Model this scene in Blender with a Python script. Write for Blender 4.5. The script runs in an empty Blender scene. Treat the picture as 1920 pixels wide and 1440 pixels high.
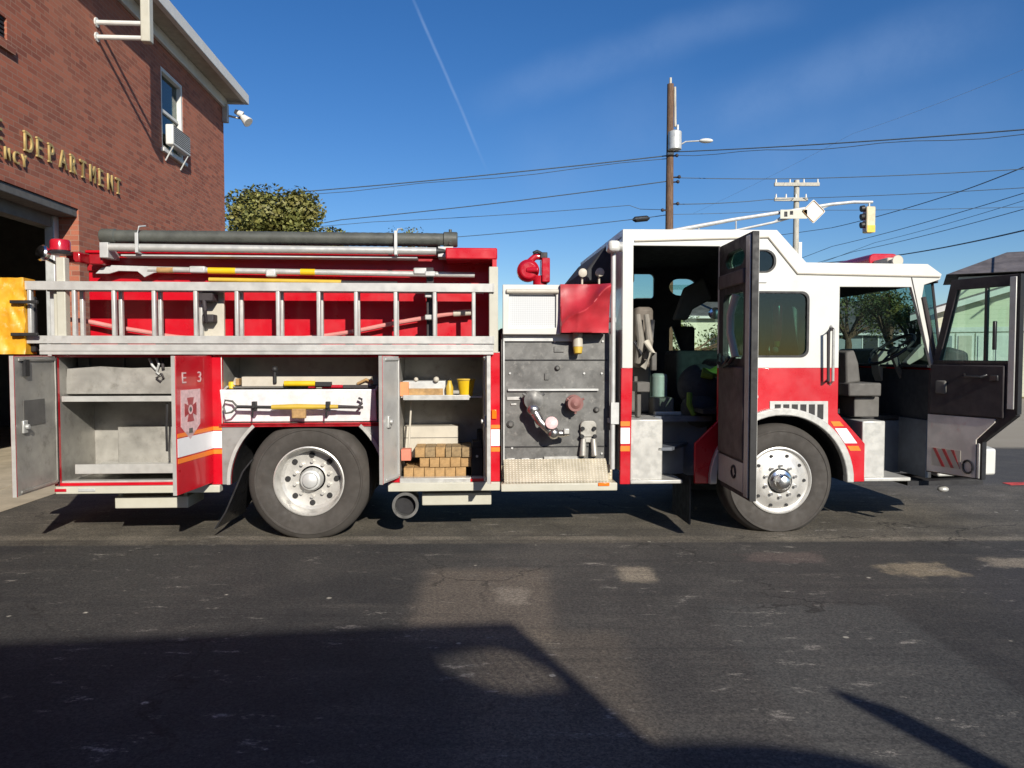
import bpy, bmesh, math, random
from mathutils import Vector, Matrix
from mathutils.geometry import tessellate_polygon
R = math.radians
rnd = random.Random(7)
scn = bpy.context.scene
COL = scn.collection
# ------------------------------------------------------------------ measured frame
F = 1400.; PIT = R(2.25); CH = 1.61; TH = R(3.6); Y0 = 6.56
cp, sp = math.cos(PIT), math.sin(PIT)
def ray(px, py):
    a = (px-960)/F; b = (720-py)/F
    return (a, cp+b*sp, -sp+b*cp)
def L(px, py, v=0.):                 # survey point on the truck's side plane -> (u, z)
    d = ray(px, py); n = (-math.sin(TH), math.cos(TH))
    t = (Y0*math.cos(TH)+v)/(n[0]*d[0]+n[1]*d[1])
    x, y, z = d[0]*t, d[1]*t-Y0, d[2]*t+CH
    return (x*math.cos(TH)+y*math.sin(TH), z)
def U(px, py=700, v=0.): return L(px, py, v)[0]
def Z(py, px=960, v=0.): return L(px, py, v)[1]
def G(px, py, z=0.):
    d = ray(px, py); t = (z-CH)/d[2]; return Vector((d[0]*t, d[1]*t, z))
def at(px, py, Y):
    d = ray(px, py); t = Y/d[1]; return Vector((d[0]*t, Y, d[2]*t+CH))
WX = -5.5                            # station wall frame
WD = Vector((-math.sin(TH), math.cos(TH), 0)); WN = Vector((-math.cos(TH), -math.sin(TH), 0))
WO = Vector((WX, 0, 0))
def WL(px, py, t=0.):
    d = Vector(ray(px, py)); o = Vector((0, 0, CH)); p0 = WO+WN*t
    k = (p0-o).dot(WN)/d.dot(WN); p = o+d*k
    return ((p-WO).dot(WD), p.z)
# ------------------------------------------------------------------ node helpers
class NT:
    def __init__(s, nt): s.nt = nt
    def n(s, t, **kw):
        nd = s.nt.nodes.new(t)
        for k, v in kw.items():
            if k in nd.inputs.keys(): s.put(nd.inputs[k], v)
            else: setattr(nd, k, v)
        return nd
    def put(s, i, v):
        if isinstance(v, bpy.types.NodeSocket): s.nt.links.new(v, i)
        else: i.default_value = v
    def m(s, op, a, b=0., c=None, clamp=False):
        nd = s.nt.nodes.new('ShaderNodeMath'); nd.operation = op; nd.use_clamp = clamp
        s.put(nd.inputs[0], a); s.put(nd.inputs[1], b)
        if c is not None: s.put(nd.inputs[2], c)
        return nd.outputs[0]
    def mr(s, v, a, b, c=0., d=1.):
        nd = s.nt.nodes.new('ShaderNodeMapRange'); nd.interpolation_type = 'SMOOTHSTEP'
        for i, x in enumerate((v, a, b, c, d)): s.put(nd.inputs[i], x)
        return nd.outputs[0]
    def mix(s, f, a, b, mode='MIX'):
        nd = s.nt.nodes.new('ShaderNodeMixRGB'); nd.blend_type = mode
        for i, x in enumerate((f, a, b)):
            if i and isinstance(x, tuple) and len(x) == 3: x = x+(1,)
            s.put(nd.inputs[i], x)
        return nd.outputs[0]
    def noise(s, vec, sc, det=4, ro=.55, col=False):
        nd = s.nt.nodes.new('ShaderNodeTexNoise'); s.put(nd.inputs['Vector'], vec)
        nd.inputs['Scale'].default_value = sc; nd.inputs['Detail'].default_value = det; nd.inputs['Roughness'].default_value = ro
        return nd.outputs['Color' if col else 'Fac']
    def sep(s, v):
        nd = s.nt.nodes.new('ShaderNodeSeparateXYZ'); s.put(nd.inputs[0], v); return nd.outputs
    def comb(s, x, y, z):
        nd = s.nt.nodes.new('ShaderNodeCombineXYZ')
        for i, q in enumerate((x, y, z)): s.put(nd.inputs[i], q)
        return nd.outputs[0]
    def bump(s, h, st=.3, dist=.01):
        nd = s.nt.nodes.new('ShaderNodeBump'); s.put(nd.inputs['Height'], h)
        nd.inputs['Strength'].default_value = st; nd.inputs['Distance'].default_value = dist; return nd.outputs[0]
def newmat(name):
    m = bpy.data.materials.new(name); m.use_nodes = True; nt = m.node_tree
    return m, NT(nt), nt.nodes['Principled BSDF']
def mat(name, col, rough=.5, metal=0., var=.12, sc=5., bump=0., bsc=60., coat=0., dirt=None, drt=.4, rv=.15, stretch=None):
    m, N, b = newmat(name)
    tc = N.n('ShaderNodeTexCoord').outputs['Object']
    v = tc
    if stretch:
        mp = N.n('ShaderNodeMapping'); N.put(mp.inputs[0], tc); mp.inputs['Scale'].default_value = stretch; v = mp.outputs[0]
    n1 = N.noise(v, sc, 5, .6)
    a = tuple(max(0, c*(1-var)) for c in col)+(1,); c2 = tuple(min(1, c*(1+var)) for c in col)+(1,)
    cc = N.mix(N.mr(n1, .3, .7), a, c2)
    if dirt:
        d = N.mr(N.noise(v, sc*2.3+1, 7, .7), .62-drt*.3, .72)
        cc = N.mix(N.m('MULTIPLY', d, drt+.2), cc, dirt+(1,))
    N.put(b.inputs['Base Color'], cc)
    N.put(b.inputs['Roughness'], N.mr(N.noise(v, sc*3, 4), .3, .7, max(.02, rough-rv*rough), min(1, rough+rv)))
    b.inputs['Metallic'].default_value = metal
    if coat: b.inputs['Coat Weight'].default_value = coat; b.inputs['Coat Roughness'].default_value = .08
    if bump: N.put(b.inputs['Normal'], N.bump(N.noise(tc, bsc, 3), bump, .004))
    return m
def glassmat(name, tint, refl=.9, rough=.02):
    m = bpy.data.materials.new(name); m.use_nodes = True; nt = m.node_tree; nt.nodes.clear(); N = NT(nt)
    o = N.n('ShaderNodeOutputMaterial'); t = N.n('ShaderNodeBsdfTransparent', Color=tint+(1,)); g = N.n('ShaderNodeBsdfGlossy', Color=(refl,)*3+(1,), Roughness=rough)
    lw = N.n('ShaderNodeLayerWeight', Blend=.5); mx = N.n('ShaderNodeMixShader')
    N.put(mx.inputs[0], N.m('ADD', N.m('MULTIPLY', N.m('POWER', lw.outputs['Facing'], 4.), .7), .05)); N.put(mx.inputs[1], t.outputs[0]); N.put(mx.inputs[2], g.outputs[0]); N.put(o.inputs[0], mx.outputs[0]); return m
M = {}
M['red'] = mat('red paint', (.47, .002, .012), .3, var=.07, coat=.5, sc=2, dirt=(.3, .03, .03), drt=.15)
M['darkred'] = mat('dark and shaded red paint', (.3, .004, .01), .35, var=.1, coat=.3)
M['white'] = mat('white paint', (.575, .575, .54), .32, var=.03, coat=.4, sc=2, dirt=(.55, .53, .47), drt=.1)
M['cream'] = mat('cream paint', (.45, .44, .37), .4, var=.05, dirt=(.4, .38, .3), drt=.2)
M['alu'] = mat('brushed aluminium', (.47, .47, .45), .42, .3, var=.1, sc=4, dirt=(.3, .29, .26), drt=.25, bump=.05)
M['alulight'] = mat('bright aluminium', (.5, .5, .475), .35, .35, var=.06, sc=6, dirt=(.45, .44, .4), drt=.2)
M['dirtyalu'] = mat('scuffed bare metal lining', (.36, .35, .32), .45, .5, var=.16, sc=3, dirt=(.19, .18, .155), drt=.42, bump=.1, bsc=40)
M['panel'] = mat('worn grey pump panel metal', (.135, .135, .13), .45, .45, var=.25, sc=7, dirt=(.32, .31, .29), drt=.3)
M['chrome'] = mat('polished metal', (.8, .8, .8), .12, 1., var=.05)
M['rim'] = mat('polished wheel metal', (.6, .59, .56), .36, .5, var=.08, sc=9, dirt=(.36, .32, .25), drt=.3, rv=.05)
M['rubber'] = mat('tyre rubber', (.05, .045, .04), .85, var=.12, sc=5, dirt=(.085, .075, .063), drt=.2, bump=.1)
M['black'] = mat('black rubber trim', (.012, .012, .013), .55)
M['blackgloss'] = mat('black plastic', (.02, .02, .022), .3)
M['charcoal'] = mat('charcoal door lining', (.034, .028, .03), .7, var=.15)
M['dark'] = mat('dark chassis paint', (.012, .012, .014), .7)
M['seat'] = mat('dark seat cloth', (.03, .032, .036), .8, bump=.2)
M['darkseat'] = mat('worn dark seat', (.055, .052, .05), .8, var=.2)
M['cabgrey'] = mat('grey cab lining', (.10, .096, .088), .7, var=.15)
M['bluegrey'] = mat('dull steel riser', (.12, .135, .16), .5, .3, var=.12, sc=6)
M['oldchrome'] = mat('tarnished chrome', (.42, .41, .39), .22, .9, var=.25, sc=14, dirt=(.2, .17, .14), drt=.4)
M['tread'] = None
M['orange'] = mat('orange stripe', (.8, .2, .02), .35, var=.03)
M['stripe'] = mat('reflective white stripe', (.74, .75, .76), .35, var=.03)
M['amber'] = mat('amber lens', (.8, .16, .01), .2)
M['redlens'] = mat('red lens', (.4, .008, .02), .2, coat=.4)
M['yellow'] = mat('yellow paint', (.5, .34, .04), .45, var=.1)
M['yellowplastic'] = mat('bright yellow plastic', (.66, .43, .01), .35, var=.06)
M['tan'] = mat('tan wood', (.36, .22, .09), .75, var=.25, sc=18, dirt=(.25, .15, .07), drt=.4)
M['wood2'] = mat('weathered wood', (.26, .18, .09), .8, var=.3, sc=25, dirt=(.2, .13, .07), drt=.4)
M['orangetan'] = mat('orange board', (.6, .25, .1), .6)
M['whiteplastic'] = mat('off white plastic', (.46, .43, .36), .5, var=.08, dirt=(.4, .36, .28), drt=.3)
M['greyhose'] = mat('dark grey hard suction hose', (.07, .075, .065), .5, var=.2, sc=8, coat=.1)
M['tarpy'] = mat('yellow vinyl', (.68, .33, .02), .42, var=.15, sc=6, dirt=(.85, .6, .3), drt=.3)
M['tarpr'] = mat('red vinyl', (.4, .025, .035), .4, var=.2, sc=4, coat=.15)
M['rope'] = mat('faded red rope', (.55, .22, .2), .8, bump=.4, bsc=120)
M['green'] = mat('lime green fabric', (.12, .2, .02), .8)
M['gold'] = mat('gold lettering', (.42, .31, .12), .55, .1)
M['softwhite'] = mat('white trim paint', (.6, .6, .57), .5, var=.05, dirt=(.5, .48, .42), drt=.2)
M['soffit'] = mat('beige soffit', (.4, .37, .3), .7)
M['concrete'] = mat('concrete', (.42, .36, .26), .85, var=.15, sc=2.5, dirt=(.28, .24, .17), drt=.3, bump=.2)
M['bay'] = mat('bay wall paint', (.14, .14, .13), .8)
M['poleold'] = mat('weathered brown pole', (.13, .075, .045), .85, var=.35, sc=3, stretch=(8, 8, 1), dirt=(.05, .03, .02), drt=.5)
M['polegrey'] = mat('weathered grey pole', (.42, .4, .34), .85, var=.25, sc=3, stretch=(8, 8, 1))
M['galv'] = mat('galvanised metal', (.5, .51, .5), .45, .3)
M['wire'] = mat('distance tinted cable', (.07, .1, .13), .7)  # pale blue tint stands in for fading with distance
M['sigyellow'] = mat('faded signal housing', (.55, .47, .3), .5)
M['pinkwhite'] = mat('faded badge', (.62, .42, .42), .5, var=.15, sc=30)
M['shingle'] = mat('dark roof shingle', (.1, .09, .095), .85, var=.35, sc=1.2, bump=.3, bsc=8, dirt=(.17, .14, .12), drt=.4)
M['glass'] = glassmat('window glass', (.75, .85, .8))
M['glassdark'] = glassmat('tinted cab glass', (.34, .5, .46))
M['glassgreen'] = glassmat('green tinted glass', (.7, .86, .79))
def treadmat():
    m, N, b = newmat('diamond tread plate')
    tc = N.n('ShaderNodeTexCoord').outputs['Object']; x, y, z = N.sep(tc)
    s = 55.
    p = N.m('MULTIPLY', N.m('SINE', N.m('MULTIPLY', N.m('ADD', x, N.m('ADD', y, z)), s*2)), N.m('SINE', N.m('MULTIPLY', N.m('SUBTRACT', x, N.m('ADD', y, z)), s*2)))
    h = N.mr(p, .2, .7)
    n = N.noise(tc, 5, 6, .65)
    c = N.mix(N.mr(n, .35, .7), (.36, .32, .23, 1), (.55, .49, .37, 1)); c = N.mix(N.m('MULTIPLY', h, .35), c, (.8, .78, .7, 1))
    N.put(b.inputs['Base Color'], c); b.inputs['Metallic'].default_value = .35; b.inputs['Roughness'].default_value = .42
    N.put(b.inputs['Normal'], N.bump(h, .5, .004)); return m
M['tread'] = treadmat()
def brickmat():
    m, N, b = newmat('red brick')
    tc = N.n('ShaderNodeTexCoord').outputs['Object']; x, y, z = N.sep(tc)
    v = N.comb(N.m('ADD', x, y), z, 0.)
    def br(c1, c2, mo):
        nd = N.n('ShaderNodeTexBrick'); N.put(nd.inputs['Vector'], v); nd.offset = .5
        for k, q in (('Color1', c1), ('Color2', c2), ('Mortar', mo)): nd.inputs[k].default_value = q+(1,)
        nd.inputs['Scale'].default_value = 1; nd.inputs['Mortar Size'].default_value = .0062; nd.inputs['Mortar Smooth'].default_value = .15
        nd.inputs['Brick Width'].default_value = .215; nd.inputs['Row Height'].default_value = .072; nd.inputs['Bias'].default_value = .0
        return nd
    b1 = br((.16, .033, .017), (.40, .112, .056), (.27, .17, .12))
    c = b1.outputs['Color']
    n = N.noise(tc, .8, 5, .6); c = N.mix(N.mr(n, .35, .7, 0., .3), c, (.34, .16, .10, 1))
    n2 = N.noise(tc, 3, 6, .7); c = N.mix(N.mr(n2, .6, .75, 0., .5), c, (.2, .1, .08, 1))
    g = N.noise(tc, 90, 2); c = N.mix(.25, c, N.mix(g, (.2, .06, .04, 1), (.6, .25, .16, 1)))
    N.put(b.inputs['Base Color'], c); b.inputs['Roughness'].default_value = .85
    N.put(b.inputs['Normal'], N.bump(N.m('SUBTRACT', 1., b1.outputs['Fac']), .5, .006)); return m
M['brick'] = brickmat()
def sidingmat(name, col):
    m, N, b = newmat(name); tc = N.n('ShaderNodeTexCoord').outputs['Object']; z = N.sep(tc)[2]
    f = N.m('FRACT', N.m('MULTIPLY', z, 6.)); k = N.mr(f, 0., .12)
    c = N.mix(k, tuple(q*.72 for q in col)+(1,), col+(1,)); c = N.mix(N.mr(N.noise(tc, 1.5, 5), .4, .7, 0, .12), c, (.5, .5, .42, 1))
    N.put(b.inputs['Base Color'], c); b.inputs['Roughness'].default_value = .6
    N.put(b.inputs['Normal'], N.bump(f, .4, .01)); return m
M['siding'] = sidingmat('cream lap siding', (.6, .6, .46))
M['siding2'] = sidingmat('grey lap siding', (.22, .25, .27))
# ------------------------------------------------------------------ mesh helpers
SPLIT = {'lower_rail', 'step_box', 'step_riser', 'corner_post', 'lower_tread', 'orange_stripe', 'rail_bracket', 'harness_strap', 'harness_mount', 'door_track', 'bay_wall', 'grab_handle', 'support_bracket',
         'louvre_slot', 'clamp', 'hand_hole', 'lug_nut', 'valve_knob', 'strap', 'arch_trim', 'pole_clip', 'board_stay', 'arm', 'hazard_stripe', 'lens', 'visor', 'symbol', 'light_slat', 'fascia', 'knob', 'door_panel', 'reflective_trim', 'name_plate', 'serif', 'door_edge_trim', 'windshield_pillar', 'hook', 'door_handle', 'tool_clip'}
class MB:
    def __init__(s, T=None): s.bm = bmesh.new(); s.T = T or Matrix.Identity(4)
    def v(s, p): return s.bm.verts.new(s.T @ Vector(p))
    def box(s, x0, x1, y0, y1, z0, z1, X=None):
        X = X or Matrix.Identity(4)
        vs = [s.v(X @ Vector((x, y, z))) for x in (x0, x1) for y in (y0, y1) for z in (z0, z1)]
        for f in ((0, 1, 3, 2), (4, 6, 7, 5), (0, 4, 5, 1), (2, 3, 7, 6), (0, 2, 6, 4), (1, 5, 7, 3)): s.bm.faces.new([vs[i] for i in f])
        return s
    def plate(s, poly, y0, y1, holes=(), ax='xz'):
        loops = [list(poly)]+[list(h) for h in holes]
        flat = [p for l in loops for p in l]
        mk = (lambda p, w: (p[0], w, p[1])) if ax == 'xz' else ((lambda p, w: (p[0], p[1], w)) if ax == 'xy' else (lambda p, w: (w, p[0], p[1])))
        A = [s.v(mk(p, y0)) for p in flat]; B = [s.v(mk(p, y1)) for p in flat]
        if holes:
            for t in tessellate_polygon([[Vector((p[0], p[1], 0)) for p in l] for l in loops]):
                for V in (A, B):
                    try: s.bm.faces.new([V[i] for i in t])
                    except ValueError: pass
        else:
            s.bm.faces.new(A); s.bm.faces.new(B)
        k = 0
        for l in loops:
            n = len(l)
            for i in range(n): j = (i+1) % n; s.bm.faces.new((A[k+i], A[k+j], B[k+j], B[k+i]))
            k += n
        return s
    def cyl(s, p0, p1, r0, r1=None, n=16, cap=True):
        r1 = r0 if r1 is None else r1
        p0, p1 = Vector(p0), Vector(p1); q = (p1-p0).to_track_quat('Z', 'Y').to_matrix()
        a = [s.v(p0+q @ Vector((math.cos(t)*r0, math.sin(t)*r0, 0))) for t in [2*math.pi*i/n for i in range(n)]]
        b = [s.v(p1+q @ Vector((math.cos(t)*r1, math.sin(t)*r1, 0))) for t in [2*math.pi*i/n for i in range(n)]]
        for i in range(n): j = (i+1) % n; s.bm.faces.new((a[i], a[j], b[j], b[i]))
        if cap: s.bm.faces.new(a); s.bm.faces.new(b)
        return s
    def tube(s, pts, r, n=8):
        pts = [Vector(p) for p in pts]; rings = []
        for i, p in enumerate(pts):
            d = (pts[min(i+1, len(pts)-1)]-pts[max(i-1, 0)]).normalized()
            up = Vector((0, 0, 1)) if abs(d.z) < .9 else Vector((1, 0, 0))
            a = d.cross(up).normalized(); b = a.cross(d)
            rr = r[i] if isinstance(r, (list, tuple)) else r
            rings.append([s.v(p+a*math.cos(t)*rr+b*math.sin(t)*rr) for t in [2*math.pi*k/n for k in range(n)]])
        for A, B in zip(rings, rings[1:]):
            for k in range(n): j = (k+1) % n; s.bm.faces.new((A[k], A[j], B[j], B[k]))
        s.bm.faces.new(rings[0]); s.bm.faces.new(rings[-1]); return s
    def lathe(s, prof, c, ax, n=48, closed=False):     # prof = (radius, along-axis)
        c = Vector(c); q = Vector(ax).to_track_quat('Z', 'Y').to_matrix(); rings = []
        for r, h in prof:
            if r < 1e-5: rings.append([s.v(c+q @ Vector((0, 0, h)))])
            else: rings.append([s.v(c+q @ Vector((math.cos(t)*r, math.sin(t)*r, h))) for t in [2*math.pi*k/n for k in range(n)]])
        pairs = list(zip(rings, rings[1:]))
        if closed: pairs.append((rings[-1], rings[0]))
        for A, B in pairs:
            for k in range(n):
                j = (k+1) % n
                if len(A) == 1 and len(B) == 1: continue
                if len(A) == 1: s.bm.faces.new((A[0], B[j], B[k]))
                elif len(B) == 1: s.bm.faces.new((A[k], A[j], B[0]))
                else: s.bm.faces.new((A[k], A[j], B[j], B[k]))
        return s
    def ball(s, c, r, sx=1, sy=1, sz=1, n=12):
        prof = [(max(0, math.sin(math.pi*i/n)), -math.cos(math.pi*i/n)) for i in range(n+1)]
        T0 = s.T; s.T = T0 @ Matrix.Translation(c) @ Matrix.Diagonal((r*sx, r*sy, r*sz, 1)); s.lathe([(0 if i in (0, n) else p[0], p[1]) for i, p in enumerate(prof)], (0, 0, 0), (0, 0, 1), 2*n); s.T = T0; return s
    def build(s, name, m, parent=None, bevel=0, smooth=True, ang=32, seg=2):
        if name in SPLIT and not getattr(s, 'one', 0):
            bm = s.bm; seen = set(); isl = []
            for v0 in bm.verts:
                if v0 in seen: continue
                st_, cur = [v0], []
                seen.add(v0)
                while st_:
                    v_ = st_.pop(); cur.append(v_)
                    for e_ in v_.link_edges:
                        w_ = e_.other_vert(v_)
                        if w_ not in seen: seen.add(w_); st_.append(w_)
                isl.append(set(cur))
            out = None
            for I in isl:
                q = MB(); mp = {v_: q.bm.verts.new(v_.co) for v_ in I}
                for f in bm.faces:
                    if f.verts[0] in I: q.bm.faces.new([mp[v_] for v_ in f.verts])
                q.one = 1; out = q.build(name, m, parent, bevel, smooth, ang, seg)
            bm.free(); return out
        bmesh.ops.recalc_face_normals(s.bm, faces=s.bm.faces[:])
        me = bpy.data.meshes.new(name); s.bm.to_mesh(me); s.bm.free()
        me.materials.append(M[m] if isinstance(m, str) else m)
        if smooth: me.shade_smooth(); me.set_sharp_from_angle(angle=R(ang))
        o = bpy.data.objects.new(name, me); COL.objects.link(o)
        if parent: o.parent = parent
        if bevel:
            b = o.modifiers.new('bevel', 'BEVEL'); b.width = bevel; b.segments = seg; b.limit_method = 'ANGLE'; b.angle_limit = R(40); b.harden_normals = False
        return o
def tag(o, label=None, cat=None, group=None, kind=None):
    if label: o['label'] = label
    if cat: o['category'] = cat
    if group: o['group'] = group
    if kind: o['kind'] = kind
    return o
def empty(name, loc=(0, 0, 0), rz=0, label=None, cat=None, group=None):
    o = bpy.data.objects.new(name, None); COL.objects.link(o); o.location = loc; o.rotation_euler = (0, 0, rz); o.empty_display_size = .2
    return tag(o, label, cat, group)
def rr(x0, x1, z0, z1, r, n=5):
    out = []
    for cx, cz, a in ((x1-r, z1-r, 0), (x0+r, z1-r, 90), (x0+r, z0+r, 180), (x1-r, z0+r, 270)):
        for i in range(n+1):
            t = R(a+90*i/n); out.append((cx+r*math.cos(t), cz+r*math.sin(t)))
    return out
def arc(cx, cz, r, a0, a1, n=24): return [(cx+r*math.cos(R(a0+(a1-a0)*i/n)), cz+r*math.sin(R(a0+(a1-a0)*i/n))) for i in range(n+1)]
def copy_tree(o, parent=None):
    c = o.copy(); COL.objects.link(c)
    if parent: c.parent = parent
    for ch in [q for q in bpy.data.objects if q.parent == o]: copy_tree(ch, c)
    return c
def text(name, s, size, m, parent, loc, rot, ext=.01, sx=1.0):
    cu = bpy.data.curves.new(name, 'FONT'); cu.body = s; cu.size = size; cu.extrude = ext; cu.resolution_u = 3; cu.offset = 0
    t = bpy.data.objects.new(name+'_t', cu); COL.objects.link(t)
    bpy.context.view_layer.update()
    me = bpy.data.meshes.new_from_object(t.evaluated_get(bpy.context.evaluated_depsgraph_get()))
    bpy.data.objects.remove(t); me.materials.clear(); me.materials.append(M[m]); me.transform(Matrix.Diagonal((sx, 1, 1, 1)))
    me.transform(Matrix.Translation(loc) @ rot.to_4x4())
    o = bpy.data.objects.new(name, me); COL.objects.link(o); o.parent = parent; return o
# ------------------------------------------------------------------ camera, sun, sky
cam = bpy.data.cameras.new('camera'); co = bpy.data.objects.new('camera', cam); COL.objects.link(co)
co.location = (0, 0, CH); co.rotation_euler = (R(90)-PIT, 0, 0); cam.sensor_width = 36; cam.lens = 36*F/1920; cam.clip_end = 3000; cam.clip_start = .05
scn.camera = co
SEL = R(26); sd = Vector((-.41, 1, 0)).normalized(); sd = Vector((sd.x*math.cos(SEL), sd.y*math.cos(SEL), -math.sin(SEL)))
sl = bpy.data.lights.new('sun', 'SUN'); sl.energy = 3.7; sl.angle = R(.5); sl.color = (1, .93, .82)
so = bpy.data.objects.new('sun', sl); COL.objects.link(so); so.rotation_euler = sd.to_track_quat('-Z', 'Y').to_euler()
w = bpy.data.worlds.new('World'); scn.world = w; w.use_nodes = True; N = NT(w.node_tree); bg = w.node_tree.nodes['Background']
sk = N.n('ShaderNodeTexSky'); sk.sky_type = 'NISHITA'; sk.sun_disc = False; sk.sun_elevation = SEL
sk.sun_rotation = math.atan2(-sd.x, -sd.y); sk.air_density = 1.0; sk.dust_density = .2; sk.ozone_density = 2.4; sk.altitude = 100
gen = N.n('ShaderNodeTexCoord').outputs['Generated']
# contrail and thin cirrus: real sky features, fixed by direction
def dirv(px, py): return Vector(ray(px, py)).normalized()
def streak(p0, p1, width, soft, warp, wsc, amp):
    a, b = dirv(*p0), dirv(*p1); n = a.cross(b).normalized(); mdir = (a+b).normalized(); half = a.angle(b)/2; t = (b-a).normalized()
    wv = N.m('MULTIPLY', N.m('SUBTRACT', N.noise(gen, wsc, 4, .6), .5), warp)
    def dot(v):
        nd = N.n('ShaderNodeVectorMath', operation='DOT_PRODUCT'); N.put(nd.inputs[0], gen); nd.inputs[1].default_value = v; return nd.outputs['Value']
    d = N.m('ABSOLUTE', N.m('ADD', dot(n), wv)); along = N.m('ABSOLUTE', dot(t))
    k = N.mr(d, width+soft, width*.2, 0., 1.); k = N.m('MULTIPLY', k, N.mr(along, half*1.25, half*.55, 0., 1.)); k = N.m('MULTIPLY', k, N.mr(dot(mdir), .2, .5))
    return N.m('MULTIPLY', N.m('MULTIPLY', k, N.mr(N.noise(gen, wsc*2.5, 6, .65), .25, .7, .45, 1.)), amp)
cl = streak((762, -30), (905, 300), .0009, .002, .003, 10, .3)
for a in (((900, 190), (1500, 0), .008, .025, .04, 5, .16), ((1300, 230), (1900, 20), .012, .035, .05, 4, .2), ((1350, 330), (1950, 200), .03, .06, .08, 4, .12), ((960, 330), (1300, 190), .02, .06, .08, 4, .1)):
    cl = N.m('ADD', cl, streak(*a))
skc = N.mix(cl, sk.outputs[0], (5.2, 6.2, 7.6, 1))
hsv = N.n('ShaderNodeHueSaturation', Hue=.503, Saturation=1.3, Value=1.); N.put(hsv.inputs['Color'], skc)
N.put(bg.inputs[0], N.mix(1., hsv.outputs[0], (.86, .97, 1.16, 1), 'MULTIPLY')); bg.inputs[1].default_value = .0545
vs = scn.view_settings; vs.view_transform = 'Standard'; vs.look = 'None'; vs.exposure = .76; vs.gamma = 1
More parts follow.
